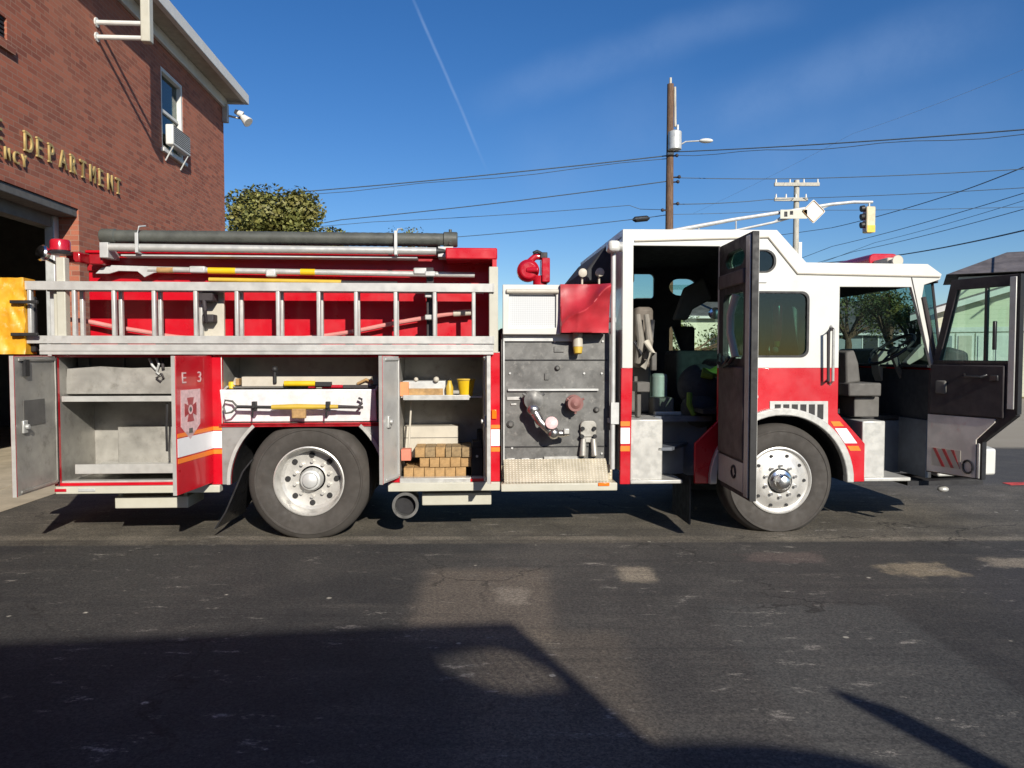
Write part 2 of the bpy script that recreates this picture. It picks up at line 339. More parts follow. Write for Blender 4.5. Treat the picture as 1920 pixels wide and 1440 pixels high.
# ------------------------------------------------------------------ ground
def groundmat():
    m, N, b = newmat('asphalt'); tc = N.n('ShaderNodeTexCoord').outputs['Object']; x, y, z = N.sep(tc)
    wob = N.m('MULTIPLY', N.m('SUBTRACT', N.noise(tc, 2.2, 5, .6), .5), .35)
    wob2 = N.m('MULTIPLY', N.m('SUBTRACT', N.noise(tc, 9, 4, .6), .5), .09)
    big = N.noise(tc, .45, 5, .55); med = N.noise(tc, 2.4, 6, .62)
    c = N.mix(N.mr(big, .35, .65), (.030, .030, .031, 1), (.046, .045, .043, 1))
    c = N.mix(N.mr(med, .42, .75, 0., .4), c, (.075, .071, .065, 1))
    mid = N.m('MULTIPLY', N.mr(N.m('ADD', x, wob), -.9, .2), N.mr(N.m('ADD', x, wob), 2.6, 1.2))
    c = N.mix(N.m('MULTIPLY', mid, N.mr(N.noise(tc, 1.3, 6, .65), .3, .65, .15, .6)), c, (.095, .09, .082, 1))
    st2 = N.n('ShaderNodeMapping'); N.put(st2.inputs[0], tc); st2.inputs['Scale'].default_value = (.35, 2.6, 1); st2.inputs['Rotation'].default_value = (0, 0, R(5))
    c = N.mix(N.mr(N.noise(st2.outputs[0], 1.6, 7, .7), .52, .72, 0., .3), c, (.12, .11, .095, 1))
    # older brown pavement under and beyond the engine
    far = N.mr(N.m('ADD', N.m('SUBTRACT', y, N.m('MULTIPLY', x, .02)), wob2), 6.28, 6.36)
    old = N.mix(N.mr(N.noise(tc, 1.6, 6, .65), .35, .7), (.075, .069, .058, 1), (.13, .118, .098, 1))
    c = N.mix(far, c, old)
    seam = N.mr(N.m('ABSOLUTE', N.m('SUBTRACT', N.m('ADD', y, wob2), 6.5)), .12, .02)
    c = N.mix(N.m('MULTIPLY', seam, N.mr(N.noise(tc, 3, 5), .35, .65, .15, .8)), c, (.2, .18, .145, 1))
    # patched areas with straight saw-cut edges
    def rect(x0, x1, y0, y1, s=.05, wv=None):
        wv = wv or wob2
        X = N.m('ADD', x, wv); Y = N.m('ADD', y, wv)
        a = N.m('MULTIPLY', N.mr(X, x0-s, x0+s), N.mr(X, x1+s, x1-s)); bb = N.m('MULTIPLY', N.mr(Y, y0-s, y0+s), N.mr(Y, y1+s, y1-s)); return N.m('MULTIPLY', a, bb)
    c = N.mix(N.m('MULTIPLY', rect(-.62, .26, 4.15, 5.55, .09), .6), c, (.15, .125, .10, 1))
    c = N.mix(N.m('MULTIPLY', rect(-.2, .62, 2.6, 4.3, .12), .55), c, (.14, .118, .092, 1))
    c = N.mix(N.m('MULTIPLY', rect(.25, .95, 3.2, 5.3, .06), .25), c, (.035, .033, .033, 1))
    c = N.mix(N.m('MULTIPLY', rect(1.25, 2.4, 2.2, 4.75, .05), .35), c, (.085, .088, .085, 1))
    c = N.mix(N.m('MULTIPLY', rect(3.1, 6., 2.2, 5.6, .2, wob), .35), c, (.045, .044, .05, 1))
    def spot(px, py, rx, ry, col, amt, nz=1.):
        g = G(px, py); X = N.m('DIVIDE', N.m('SUBTRACT', N.m('ADD', x, wob2), g.x), rx); Y = N.m('DIVIDE', N.m('SUBTRACT', N.m('ADD', y, wob2), g.y), ry)
        r = N.m('POWER', N.m('ADD', N.m('POWER', N.m('ABSOLUTE', X), 6.), N.m('POWER', N.m('ABSOLUTE', Y), 6.)), .1667)
        return N.m('MULTIPLY', N.mr(N.m('ADD', r, N.m('MULTIPLY', N.m('SUBTRACT', N.noise(tc, 6, 5), .5), nz)), 1.1, .55), amt), col+(1,)
    for a in ((1193, 1077, .15, .22, (.27, .235, .18), .8, .35), (1725, 1068, .28, .2, (.3, .25, .17), .6, 1.6), (1910, 1055, .3, .15, (.3, .26, .2), .6, 1.5), (960, 1118, .13, .2, (.26, .23, .19), .5, 1.2),
              (1470, 1045, .35, .18, (.13, .10, .09), .5, 1.5)):
        f, q = spot(*a); c = N.mix(f, c, q)
    # pale scuffs and specks
    st = N.n('ShaderNodeMapping'); N.put(st.inputs[0], tc); st.inputs['Scale'].default_value = (1., 2.4, 1); st.inputs['Rotation'].default_value = (0, 0, R(14))
    sc = N.mr(N.noise(st.outputs[0], 3.1, 9, .78), .57, .66); gate = N.mr(N.noise(tc, .9, 3), .42, .54)
    c = N.mix(N.m('MULTIPLY', N.m('MULTIPLY', sc, gate), .75), c, (.30, .28, .25, 1))
    vo = N.n('ShaderNodeTexVoronoi'); N.put(vo.inputs['Vector'], tc); vo.inputs['Scale'].default_value = 4.2
    sp_ = N.m('MULTIPLY', N.mr(vo.outputs['Distance'], .09, .04), N.mr(N.sep(vo.outputs['Color'])[0], .72, .76)); c = N.mix(N.m('MULTIPLY', sp_, .85), c, (.42, .4, .34, 1))
    cr = N.n('ShaderNodeTexVoronoi', feature='DISTANCE_TO_EDGE'); wv_ = N.n('ShaderNodeVectorMath', operation='ADD'); N.put(wv_.inputs[0], tc)
    wc = N.n('ShaderNodeVectorMath', operation='SCALE'); N.put(wc.inputs[0], N.noise(tc, 2.5, 5, .6, True)); wc.inputs['Scale'].default_value = .5; N.put(wv_.inputs[1], wc.outputs[0]); N.put(cr.inputs['Vector'], wv_.outputs[0]); cr.inputs['Scale'].default_value = .55
    c = N.mix(N.m('MULTIPLY', N.mr(cr.outputs['Distance'], .008, .002), N.mr(N.noise(tc, .7, 3), .45, .6, 0., .75)), c, (.018, .017, .016, 1))
    ty = N.n('ShaderNodeMapping'); N.put(ty.inputs[0], tc); ty.inputs['Scale'].default_value = (.12, 5., 1); ty.inputs['Rotation'].default_value = (0, 0, R(-3))
    c = N.mix(N.mr(N.noise(ty.outputs[0], 2.2, 5, .6), .5, .75, 0., .4), c, (.022, .022, .023, 1))
    s3 = N.n('ShaderNodeMapping'); N.put(s3.inputs[0], tc); s3.inputs['Scale'].default_value = (.8, 5.5, 1); s3.inputs['Rotation'].default_value = (0, 0, R(-9))
    c = N.mix(N.m('MULTIPLY', N.mr(N.noise(s3.outputs[0], 2.3, 10, .75), .635, .68), N.mr(N.noise(tc, .6, 3), .47, .56, 0., .6)), c, (.26, .245, .22, 1))
    # aggregate grain
    vg = N.n('ShaderNodeTexVoronoi'); N.put(vg.inputs['Vector'], tc); vg.inputs['Scale'].default_value = 110
    gr = N.sep(vg.outputs['Color'])[0]; g2 = N.noise(tc, 45, 4, .7)
    c = N.mix(1., c, N.mix(gr, (.66, .66, .67, 1), (1.38, 1.36, 1.32, 1)), 'MULTIPLY'); c = N.mix(1., c, N.mix(N.mr(g2, .3, .7), (.75, .75, .76, 1), (1.25, 1.24, 1.2, 1)), 'MULTIPLY')
    # far yard
    fy = N.m('MULTIPLY', N.mr(N.m('ADD', y, wob), 12.7, 13.1), N.mr(x, 3., 6.)); c = N.mix(fy, c, N.mix(N.noise(tc, .8, 5), (.26, .23, .17, 1), (.36, .32, .25, 1)))
    road = N.m('MULTIPLY', N.m('MULTIPLY', N.mr(x, 5.4, 6.0), N.mr(y, 9.0, 9.4)), N.mr(y, 12.8, 12.6)); c = N.mix(N.m('MULTIPLY', road, .6), c, (.05, .052, .056, 1))
    N.put(b.inputs['Base Color'], c); b.inputs['Roughness'].default_value = .82; b.inputs['Specular IOR Level'].default_value = .3
    N.put(b.inputs['Normal'], N.bump(N.m('ADD', gr, g2), .35, .004)); return m
g = MB(); s = 900
g.plate([(-s, -s), (s, -s), (s, s), (-s, s)], -.3, 0, ax='xy'); tag(g.build('asphalt_lot', groundmat(), smooth=False), kind='structure')
def sheet(name, pts, z, m, kind='structure', **k):
    b = MB(); b.plate([(p[0], p[1]) for p in pts], z-.003, z, ax='xy'); return tag(b.build(name, m, smooth=False), kind=kind)
def W(s_, t_, z=0.): return WO+WD*s_+WN*t_+Vector((0, 0, z))
sheet('concrete_apron', [W(3.5, -.75), W(3.5, .3), W(17., .3), W(17., -.75)], .006, 'concrete')
rl = MB(); rl.plate([(6.15, 9.15), (9.5, 9.6), (9.5, 9.78), (6.15, 9.31)], .002, .006, ax='xy'); tag(rl.build('painted_line', mat('worn red line paint', (.5, .05, .04), .7, var=.4, sc=6), smooth=False), kind='structure')
tag(sheet('grass_verge', [(15, 27.2), (60, 30), (60, 33), (15, 30.2)], .012, mat('dry grass', (.16, .14, .045), .9, var=.4, sc=5, bump=1., bsc=20)), kind='structure')
# ------------------------------------------------------------------ fire station
st = empty('fire_station', WO, R(90)+TH, 'two storey red brick fire station with gold lettering and open vehicle bay', 'building')
sC = WL(420, 300)[0]; zE = 7.42; jS, jZ = WL(147, 392); sO = 4.6
wx0, wz1 = WL(301, 125); wx1 = WL(343, 200)[0]; wz0 = WL(320, 290)[1]; wzt = WL(320, 140)[1]
vx0, vx1 = 7.9, WL(13, 60)[0]; vz0 = WL(6, 72)[1]; vz1 = WL(6, 30)[1]
b = MB(); b.plate([(-1, 0), (sO, 0), (sO, jZ), (jS, jZ), (jS, 0), (sC, 0), (sC, zE), (-1, zE)], 0, .3, holes=[[(wx0, wz0), (wx1, wz0), (wx1, wzt), (wx0, wzt)], [(vx0, vz0), (vx1, vz0), (vx1, vz1), (vx0, vz1)]])
b.box(sC-.3, sC, .3, 12, 0, zE).box(-1, -.7, .3, 12, 0, zE); b.build('wall', 'brick', st, smooth=False)
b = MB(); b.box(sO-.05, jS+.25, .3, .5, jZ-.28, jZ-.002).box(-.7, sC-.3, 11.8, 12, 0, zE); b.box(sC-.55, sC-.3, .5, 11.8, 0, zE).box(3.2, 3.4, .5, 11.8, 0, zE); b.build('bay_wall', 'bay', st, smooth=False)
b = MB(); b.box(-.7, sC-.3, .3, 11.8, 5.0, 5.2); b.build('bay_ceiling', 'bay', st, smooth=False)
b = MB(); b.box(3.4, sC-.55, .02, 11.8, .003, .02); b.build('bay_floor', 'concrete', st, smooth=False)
b = MB(); b.box(sO, jS, .02, .29, jZ-.12, jZ-.004); b.build('lintel', 'cabgrey', st, .01)
b = MB(); b.box(jS-.14, jS-.004, .27, .40, .02, jZ-.12); b.build('door_post', 'galv', st, .01)
for k, tt in enumerate((1.2, 2.6, 4.2)):
    b = MB(); b.box(sO+.4, jS-.4, tt, tt+.12, 4.1, 4.35); b.build('door_track', 'galv', st)
b = MB(); b.ball((8.6, 1.6, 3.55), .22, 1, 1, .7); b.cyl((8.6, 1.6, 3.65), (8.6, 1.6, 5.0), .02); b.build('hanging_lamp', 'galv', st)
# roof with eaves
e = .40
b = MB(); b.box(-1.6, sC+.2, -e, 12+e, zE+.02, zE+.10); b.build('soffit', 'soffit', st, smooth=False)
b = MB(); b.box(-1.62, sC+.28, -e-.1, -e, zE-.02, zE+.2).box(sC+.2, sC+.28, -e, 12, zE-.02, zE+.2); b.build('gutter', 'softwhite', st, .01)
b = MB(); b.box(-1, sC+.06, -.07, -.003, zE-.2, zE+.018).box(sC+.003, sC+.07, 0, 12, zE-.2, zE+.018); b.build('frieze_board', 'softwhite', st, .01)
b = MB(); A = [(-1.62, -e, zE+.2), (sC+.2, -e, zE+.2), (sC+.2, 12+e, zE+.2), (-1.62, 12+e, zE+.2), (3, 5.9, zE+2.6), (sC-5, 5.9, zE+2.6)]
V = [b.v(p) for p in A]
for f in ((0, 1, 5, 4), (1, 2, 5), (2, 3, 4, 5), (3, 0, 4), (0, 3, 2, 1)): b.bm.faces.new([V[i] for i in f])
b.build('roof', 'shingle', st, smooth=False)
# window with frame, sashes and air conditioner
def window(x0, x1, z0, z1, par, y=.1, fm='softwhite', gl='glassdark', mull=True, sill=True):
    f = MB(); t = .07
    f.plate([(x0, z0), (x1, z0), (x1, z1), (x0, z1)], y-.09, y+.04, holes=[[(x0+t, z0+t), (x1-t, z0+t), (x1-t, z1-t), (x0+t, z1-t)]])
    if mull: zm = (z0+z1)/2; f.box(x0+t, x1-t, y-.04, y+.03, zm-.03, zm+.03)
    o = f.build('window', fm, par, .006)
    p = MB(); p.box(x0+t, x1-t, y-.005, y+.005, z0+t, z1-t); p.build('pane', gl, o)
    d = MB(); d.box(x0, x1, y+.4, y+.42, z0, z1); d.build('blind', 'cabgrey', o)
    if sill: q = MB(); q.box(x0-.06, x1+.06, -.06, y-.09, z0-.07, z0-.003); q.build('sill', fm, o, .008)
    return o
wo = window(wx0, wx1, wz0+.02, wzt, st)
b = MB(); b.box(vx0, vx1, .05, .09, vz0, vz1)
for k in range(5): b.box(vx0+.02, vx1-.02, .02, .05, vz0+.02+k*(vz1-vz0)/5, vz0+.05+k*(vz1-vz0)/5)
b.build('vent', 'dark', st); b = MB(); b.box(vx0-.1, vx1+.1, -.04, -.002, vz0-.13, vz0-.02); b.build('vent_sill', 'brick', st)
ac = empty('air_conditioner', W(0, 0), R(90)+TH, 'white window air conditioner jutting from the upstairs brick wall window', 'air conditioner')
a0 = wx0+.08; a1 = wx1-.1; z0 = WL(328, 285)[1]; z1 = z0+.37
b = MB(); b.box(a0, a1, -.17, -.03, z0, z1); b.build('casing', 'softwhite', ac, .02)
b = MB()
for k in range(9): b.box(a0+.04, a1-.04, -.176, -.171, z0+.05+k*.036, z0+.066+k*.036)
b.build('grille', 'cabgrey', ac)
b = MB()
for q in (a0+.06, a1-.1): b.tube([(q, -.005, z0-.28), (q, -.15, z0-.012)], .014)
b.build('support_bracket', 'galv', ac)
# projecting sign frame
bs = empty('wall_sign_frame', W(0, 0), R(90)+TH, 'cream upright sign box held out from the brick wall on two white arms', 'sign')
s0, zt = WL(180, 42); _, zb = WL(180, 69)
b = MB()
for zz in (zt, zb): b.cyl((s0, -.02, zz), (s0, -.66, zz), .035, n=10); b.cyl((s0, 0, zz), (s0, -.02, zz), .07, n=10)
b.build('arm', 'softwhite', bs)
b = MB(); b.box(s0-.05, s0+.09, -.80, -.66, zb-.06, zb+1.9); b.build('sign_box', 'cream', bs, .015)
# lettering
lt = empty('wall_lettering', W(0, 0), R(90)+TH, 'raised gold serif letters FIRE DEPARTMENT on the brick above the bay', 'sign')
rotT = Matrix.Rotation(R(90), 3, 'X')
l0, lz = WL(41, 282); l1 = WL(229, 366)[0]; adv = (l1-l0)/10.
def letters(word, s0, z0, adv, h, par):
    for i, ch in enumerate(word):
        if ch == ' ': continue
        o = text('letter', ch, h/.7, 'gold', par, (s0+i*adv, -.022, z0), rotT, .012, .66 if ch in 'MN' else .78)
        if ch in 'EDFRPITL':                      # slab serifs
            xs = [v.co.x for v in o.data.vertices]; bm = MB(); wv = .032
            for xx in ([min(xs)] if ch in 'EDFRPLI' else [min(xs)]):
                for zz in ((z0+.002, z0+h-.022) if ch not in 'TY' else (z0+.002,)):
                    cx = (min(xs)+max(xs))/2 if ch in 'TY' else xx+(.02 if xx == min(xs) else -.02)
                    bm.box(cx-wv, cx+wv, -.0355, -.0085, zz, zz+.02)
            q = bm.build('serif', 'gold', o); 
letters('FIRE', l0-5.1*adv, lz, adv, .255, lt); letters('DEPARTMENT', l0, lz, adv, .255, lt)
lt2 = empty('small_wall_lettering', W(0, 0), R(90)+TH, 'smaller pale second line of letters ending in NCY below the gold lettering', 'sign')
e1, ez = WL(53, 318); letters('EMERGENCY', e1-9*.175, ez, .175, .155, lt2)
# light at the eave corner
sc_ = empty('corner_floodlight', W(0, 0), R(90)+TH, 'white twin floodlight on an arm at the far corner of the brick station', 'light')
b = MB(); zc = WL(415, 212)[1]; b.box(sC-.1, sC+.02, -.12, -.003, zc-.18, zc+.22); b.tube([(sC+.02, -.06, zc), (sC+.1, -.3, zc-.03), (sC+.12, -.36, zc-.03)], .025); b.build('arm', 'galv', sc_, .005)
b = MB(); b.cyl((sC+.05, -.42, zc+.02), (sC+.02, -.25, zc+.1), .08, .05); b.build('lamp', 'softwhite', sc_, .01)
b = MB(); b.cyl((sC+.0, -.56, zc-.16), (sC+.05, -.42, zc-.02), .12, .07); b.build('lamp', 'softwhite', sc_, .01)
# second engine inside the bay
pk = empty('parked_fire_engine', W(9.3, 5.7), R(90)+TH+R(90), 'dark red fire engine standing inside the shaded bay', 'fire engine')
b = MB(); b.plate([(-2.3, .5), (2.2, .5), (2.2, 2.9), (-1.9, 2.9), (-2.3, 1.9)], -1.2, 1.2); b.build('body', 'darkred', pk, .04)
b = MB(); b.box(-2.31, -2.2, -1.05, 1.05, 2.0, 2.0+.01); b.box(-2.5, -2.3, -1.2, 1.2, .5, .8); b.build('bumper', 'chrome', pk, .02)
b = MB(); b.plate([(-1.05, 1.95), (1.05, 1.95), (1.0, 2.75), (-1.0, 2.75)], -2.33, -2.305, ax='yz'); b.build('windshield', 'blackgloss', pk)
for s_ in (-1.05, 1.05):
    for xx in (-1.2, 1.3): b = MB(); b.cyl((xx, s_-.14, .5), (xx, s_+.14, .5), .5, n=32); b.build('wheel', 'rubber', pk, .02)
    b = MB(); b.cyl((-2.31, s_*.8, 1.1), (-2.34, s_*.8, 1.1), .1); b.build('headlight', 'chrome', pk)
# ================================================================== the fire engine
TR = empty('fire_engine', (0, Y0, 0), TH, 'red and white fire engine with all its doors and side compartments standing open', 'fire engine')
WID = 2.42
uA = U(107, 800); uB = U(937, 780); zB = Z(907, 500); zTop = Z(661, 500)
def P2(*pts, v=0.): return [L(px, py, v) for px, py in pts]
# chassis
b = MB(); b.box(-3.7, 4.2, .72, .84, .58, .82).box(-3.7, 4.2, 1.58, 1.7, .58, .82)
for x in (-3.3, -2.5, -1., .2, 1.3, 3.3): b.box(x, x+.12, .84, 1.58, .6, .8)
b.box(-.3, .9, .35, 1.0, .42, .9).box(-1.0, -.35, 1.2, 2.2, .4, .9).box(1.2, 1.6, .5, 1.1, .45, .9); b.build('chassis_frame', 'dark', TR, .01)
b = MB(); b.cyl((-1.774, .2, .5), (-1.774, 2.2, .5), .1); b.ball((-1.774, 1.2, .5), .26); b.build('rear_axle', 'dark', TR)
b = MB(); b.cyl((2.43, .2, .47), (2.43, 2.2, .47), .07); b.build('front_axle', 'dark', TR)
# wheels
def wheel(u, v, z, r, side, rear):
    ax = (0, -side, 0); c = (u, v, z)     # ax points outward
    wdt = .29
    pr = [(.298, -.02), (.32, 0.), (.36, .012), (.42, .02), (.46, .014), (r-.03, -.005), (r-.008, -.035), (r, -.07), (r, -wdt+.07), (r-.03, -wdt+.005), (.42, -wdt-.02), (.32, -wdt), (.298, -wdt+.02)]
    # raised sidewall rings
    pr[4:5] = [(.445, .018), (.45, .024), (.462, .024), (.467, .014)]
    b = MB(); b.lathe(pr, c, ax, 72, closed=True)
    if rear: b.lathe([(q, h-.36) for q, h in pr], c, ax, 48, closed=True)
    for vt in b.bm.verts:
        if vt.co.z < .004: vt.co.z = .004
    wh = b.build('wheel', 'rubber', TR, smooth=True, ang=30)
    b = MB()
    if rear:
        b.lathe([(.298, -.26), (.3, -.02), (.306, .004), (.296, .008), (.288, -.01), (.28, -.05), (.27, -.13), (.245, -.15), (.16, -.165), (.115, -.155), (.115, -.26)], c, ax, 64)
        rim = b.build('rim', 'rim', wh, ang=25); dpt = -.153; rb = .158; rh = .215; hs = 8
    else:
        b.lathe([(.298, -.2), (.3, -.02), (.306, .004), (.296, .008), (.288, 0), (.283, -.016), (.268, -.02), (.22, .0), (.2, .012), (.17, .02), (.115, .022), (.11, -.1)], c, ax, 64)
        rim = b.build('rim', 'rim', wh, ang=25); dpt = .02; rb = .143; rh = .234; hs = 10
    def q(r_, a, h): return Vector((u+r_*math.cos(a), v-side*h, z+r_*math.sin(a)))
    b = MB()
    for k in range(10):
        a = 2*math.pi*k/10+.3; b.cyl(q(rb, a, dpt-.01), q(rb, a, dpt+.03), .017, .015, 6)
    b.build('lug_nut', 'chrome' if not rear else 'rim', rim)
    b = MB()
    for k in range(hs):
        a = 2*math.pi*k/hs; h = (-.155, -.146) if rear else (-.001, .006); b.cyl(q(rh, a, h[0]-.004), q(rh, a, h[1]+.004), .025 if rear else .014, n=14)
    b.build('hand_hole', 'black', rim)
    b = MB()
    if rear: b.lathe([(.1, -.16), (.1, -.1), (.085, -.06), (.07, -.055), (.062, -.03), (.03, -.015), (0, -.012)], c, ax, 32)
    else: b.lathe([(.105, 0.), (.1, .045), (.075, .055), (.07, .1), (.05, .125), (.02, .135), (0, .136)], c, ax, 32)
    b.build('hub_cap', 'galv' if rear else 'chrome', rim)
wheel(-1.774, .03, .505, .533, 1, True); wheel(2.43, .03, .468, .515, 1, False)
wheel(-1.774, WID-.03, .505, .533, -1, True); wheel(2.43, WID-.03, .468, .515, -1, False)
# ---------------- rear body
c1 = [U(110, 800), U(392, 800)]; c2 = [U(417, 730), U(713, 730)]; c3 = [U(749, 790), U(907, 790)]
zc = Z(670, 500); zc0 = Z(902, 500); zc2 = Z(793, 560)
hu, hz, hr = -1.774, .505, .655
a0 = math.degrees(math.asin((zB-hz)/hr))
zcut = Z(800, 560)
at_ = math.degrees(math.asin(min(1, (zcut-hz)/hr)))
archR = [(hu+hr*math.cos(R(a)), hz+hr*math.sin(R(a))) for a in [a0+(at_-a0)*i/10 for i in range(11)]]
archL = [(2*hu-p[0], p[1]) for p in reversed(archR)]
arch = archL+archR       # left bottom... handled below
arch = [(2*hu-p[0], p[1]) for p in archR]+list(reversed(archR))   # left bottom -> top left -> top right -> right bottom
out = [(uA, zB)]+arch+[(uB, zB), (uB, zTop), (uA, zTop)]
holes = [[(c1[0], zc0), (c1[1], zc0), (c1[1], zc), (c1[0], zc)], [(c2[0], zc2), (c2[1], zc2), (c2[1], zc), (c2[0], zc)], [(c3[0], zc0), (c3[1], zc0), (c3[1], zc), (c3[0], zc)]]
b = MB(); b.plate(out, 0, .03, holes)
b.box(uA-.03, uA, 0, WID, zB, zTop)              # rear face
b.plate(out, WID-.03, WID)                        # far side
b.build('body_side', 'red', TR, 0)
b = MB(); b.box(uA, uB, .03, WID-.03, zTop-.02, zTop+.006); b.build('body_deck', 'alu', TR)
b = MB(); b.box(uA, uB, .66, WID-.06, zB+.1, zTop-.03); b.build('body_core', 'dark', TR)
b = MB()
# wheel tub
A = [b.v((p[0], .02, p[1])) for p in arch]; B = [b.v((p[0], .66, p[1])) for p in arch]
for i in range(len(arch)-1): b.bm.faces.new((A[i], A[i+1], B[i+1], B[i]))
b.build('wheel_tub', 'black', TR)
def lining(u0, u1, z0, z1, d, m='dirtyalu', name='compartment'):
    b = MB(); t = .012
    b.box(u0-t, u1+t, d, d+t, z0-t, z1+t); b.box(u0-t, u0, .031, d, z0-t, z1+t); b.box(u1, u1+t, .031, d, z0-t, z1+t)
    b.box(u0, u1, .031, d, z0-t, z0); b.box(u0, u1, .031, d, z1, z1+t); return b.build(name, m, TR, smooth=False)
q1 = lining(*c1, zc0, zc, .62); q2 = lining(*c2, zc2, zc, .5, 'dirtyalu'); q3 = lining(*c3, zc0, zc, .62)
b = MB(); zs = Z(747, 200); b.box(c1[0]+.012, c1[1]-.012, .04, .6, zs-.012, zs); b.box(c1[0]+.012, c1[1]-.012, .03, .045, zs-.03, zs+.018); b.build('shelf', 'alulight', q1, .003)
b = MB(); b.box(c1[0]+.1, c1[1]-.02, .05, .066, Z(890, 200), Z(872, 200)); b.box(c1[0]+.1, c1[1]-.02, .066, .58, Z(884, 200)-.004, Z(884, 200)+.006); b.build('tray', 'alulight', q1, .003)
b = MB(); b.box(c1[0], c1[1], .0305, .1, zc0-.02, zc0+.012); b.build('sill', 'alulight', q1, .003); b = MB(); b.box(c3[0], c3[1], .0305, .1, zc0-.02, zc0+.012); b.build('sill', 'alulight', q3, .003)
b = MB(); b.box(c1[0]+.25, c1[1]-.05, .52, .60, Z(872, 200, .55), Z(800, 200, .55)); b.build('backing_panel', 'dirtyalu', q1, .006)
b = MB(); b.box(c1[0]+.02, c1[1]-.02, .3, .315, zc-.22, zc-.005)
for k in range(4): b.box(c1[0]+.1+k*.3, c1[0]+.13+k*.3, .27, .3, zc-.22, zc-.01)
b.build('divider_panel', 'cabgrey', q1)
b = MB(); zs = Z(744, 820); b.box(c3[0]+.01, c3[1]-.01, .04, .6, zs-.012, zs); b.box(c3[0]+.03, U(880, 744), .02, .04, zs-.03, zs+.014); b.build('shelf', 'alulight', q3, .003)
b = MB(); b.box(c3[0], U(882, 900), -.01, .05, Z(908, 820)-.005, Z(896, 820)); b.build('tray', 'alulight', q3, .004)
# edging of openings
b = MB()
for c in (c3,):
    b.box(c[1]-.0, c[1]+.03, -.012, -.002, zB, zTop-.03)
b.box(c2[0]-.008, c2[0], -.008, -.002, zc2, zc); b.build('opening_trim', 'alulight', TR, .002)
# red strip reflective bands
def band(name, pts, v0, v1, m): b = MB(); b.plate(pts, v0, v1); return b.build(name, m, TR)
uS = U(917, 800)
zs1, zs2, zs3, zs4 = Z(805, 930), Z(836, 930), Z(790, 930), Z(848, 930)
for (x0, x1, yo) in ((uS, uB, 0), (c1[1]+.005, c2[0]-.006, .0)):
    b = MB(); b.box(x0+.004, x1, -.004, -.001, zs2-yo, zs1-yo); b.build('reflective_stripe', 'stripe', TR)
    b = MB(); b.box(x0+.004, x1, -.004, -.001, zs1+.008, zs1+.04).box(x0+.004, x1, -.004, -.001, zs2-.05, zs2-.012); b.build('orange_stripe', 'orange', TR)
b = MB(); b.box(U(922, 785), U(931, 785), -.02, -.001, Z(785, 926), Z(768, 926)); b.build('marker_lamp', 'amber', TR, .004)
# silver fender panels and arch trim
f0, f1 = U(417, 850), U(727, 850)
pl = [(f0, zB), (f0, zc2-.025)]+[(f1, zc2-.025), (f1, zB)]+list(reversed([p for p in arch]))
b = MB(); b.plate(pl, -.008, -.001); b.build('fender_panel', mat('dull fender metal', (.27, .27, .26), .45, .35, var=.12, sc=3, dirt=(.18, .17, .15), drt=.35), TR)
ring = [(hu+(hr+.028)*math.cos(R(a)), hz+(hr+.028)*math.sin(R(a))) for a in [a0+(at_-a0)*i/12 for i in range(13)]]
ri = [(hu+hr*math.cos(R(a)), hz+hr*math.sin(R(a))) for a in [a0+(at_-a0)*i/12 for i in range(13)]]
b = MB(); b.plate(ring+list(reversed(ri)), -.03, -.008); b.plate([(2*hu-p[0], p[1]) for p in ring+list(reversed(ri))], -.03, -.008); b.build('arch_trim', 'alulight', TR)
b = MB(); b.box(f0, f1, -.02, -.008, zc2-.022, zc2-.006); b.build('fender_moulding', 'darkred', TR)
# mud flap behind the rear wheel
mf = [(U(470, 858), Z(858)), (U(452, 880), Z(880)), (U(436, 920), .42), (U(420, 950), .25), (U(400, 985), .1)]
b = MB(); V0 = [b.v((u_-.0, .02, z_)) for u_, z_ in mf]; V1 = [b.v((u_+.05, .66, z_)) for u_, z_ in mf]; V2 = [b.v((u_+.015, .02, z_)) for u_, z_ in mf]; V3 = [b.v((u_+.065, .66, z_)) for u_, z_ in mf]
for i in range(4):
    for A_, B_ in ((V0, V1), (V2, V3), (V0, V2), (V1, V3)): b.bm.faces.new((A_[i], A_[i+1], B_[i+1], B_[i]))
b.build('mud_flap', 'blackgloss', TR)
b = MB(); b.box(U(1302, 905)-.03, U(1302, 905)-.015, .05, .6, .07, .5); b.build('mud_flap', 'black', TR)
# lower rail, step box, exhaust, rear step
b = MB(); b.box(uA-.01, U(414, 915), -.03, .06, Z(924, 250), zB-.003); b.box(U(728, 912), uB, -.03, .06, Z(920, 820), zB-.003); b.build('lower_rail', 'cream', TR, .006)
b = MB(); b.box(uA-.015, U(128, 912), -.036, -.028, Z(921, 120), zB-.02); b.build('reflector', 'redlens', TR, .003)
b = MB(); b.box(U(150, 915), U(182, 915), -.036, -.028, Z(921, 120), zB-.02); b.build('tail_marker', 'galv', TR, .003)
def stepbox(p0, p1, y0, y1):
    b = MB(); b.box(U(p0, y1), U(p1, y1), .1, .5, Z(y1, p0, .1), Z(y0, p0, .1))
    b.box(U(p0, y1)+.02, U(p0, y1)+.05, .12, .16, Z(y0), Z(905)); b.box(U(p1, y1)-.05, U(p1, y1)-.02, .12, .16, Z(y0), Z(905)); b.build('folding_step', 'cream', TR, .008)
stepbox(205, 345, 932, 954); stepbox(790, 922, 925, 948)
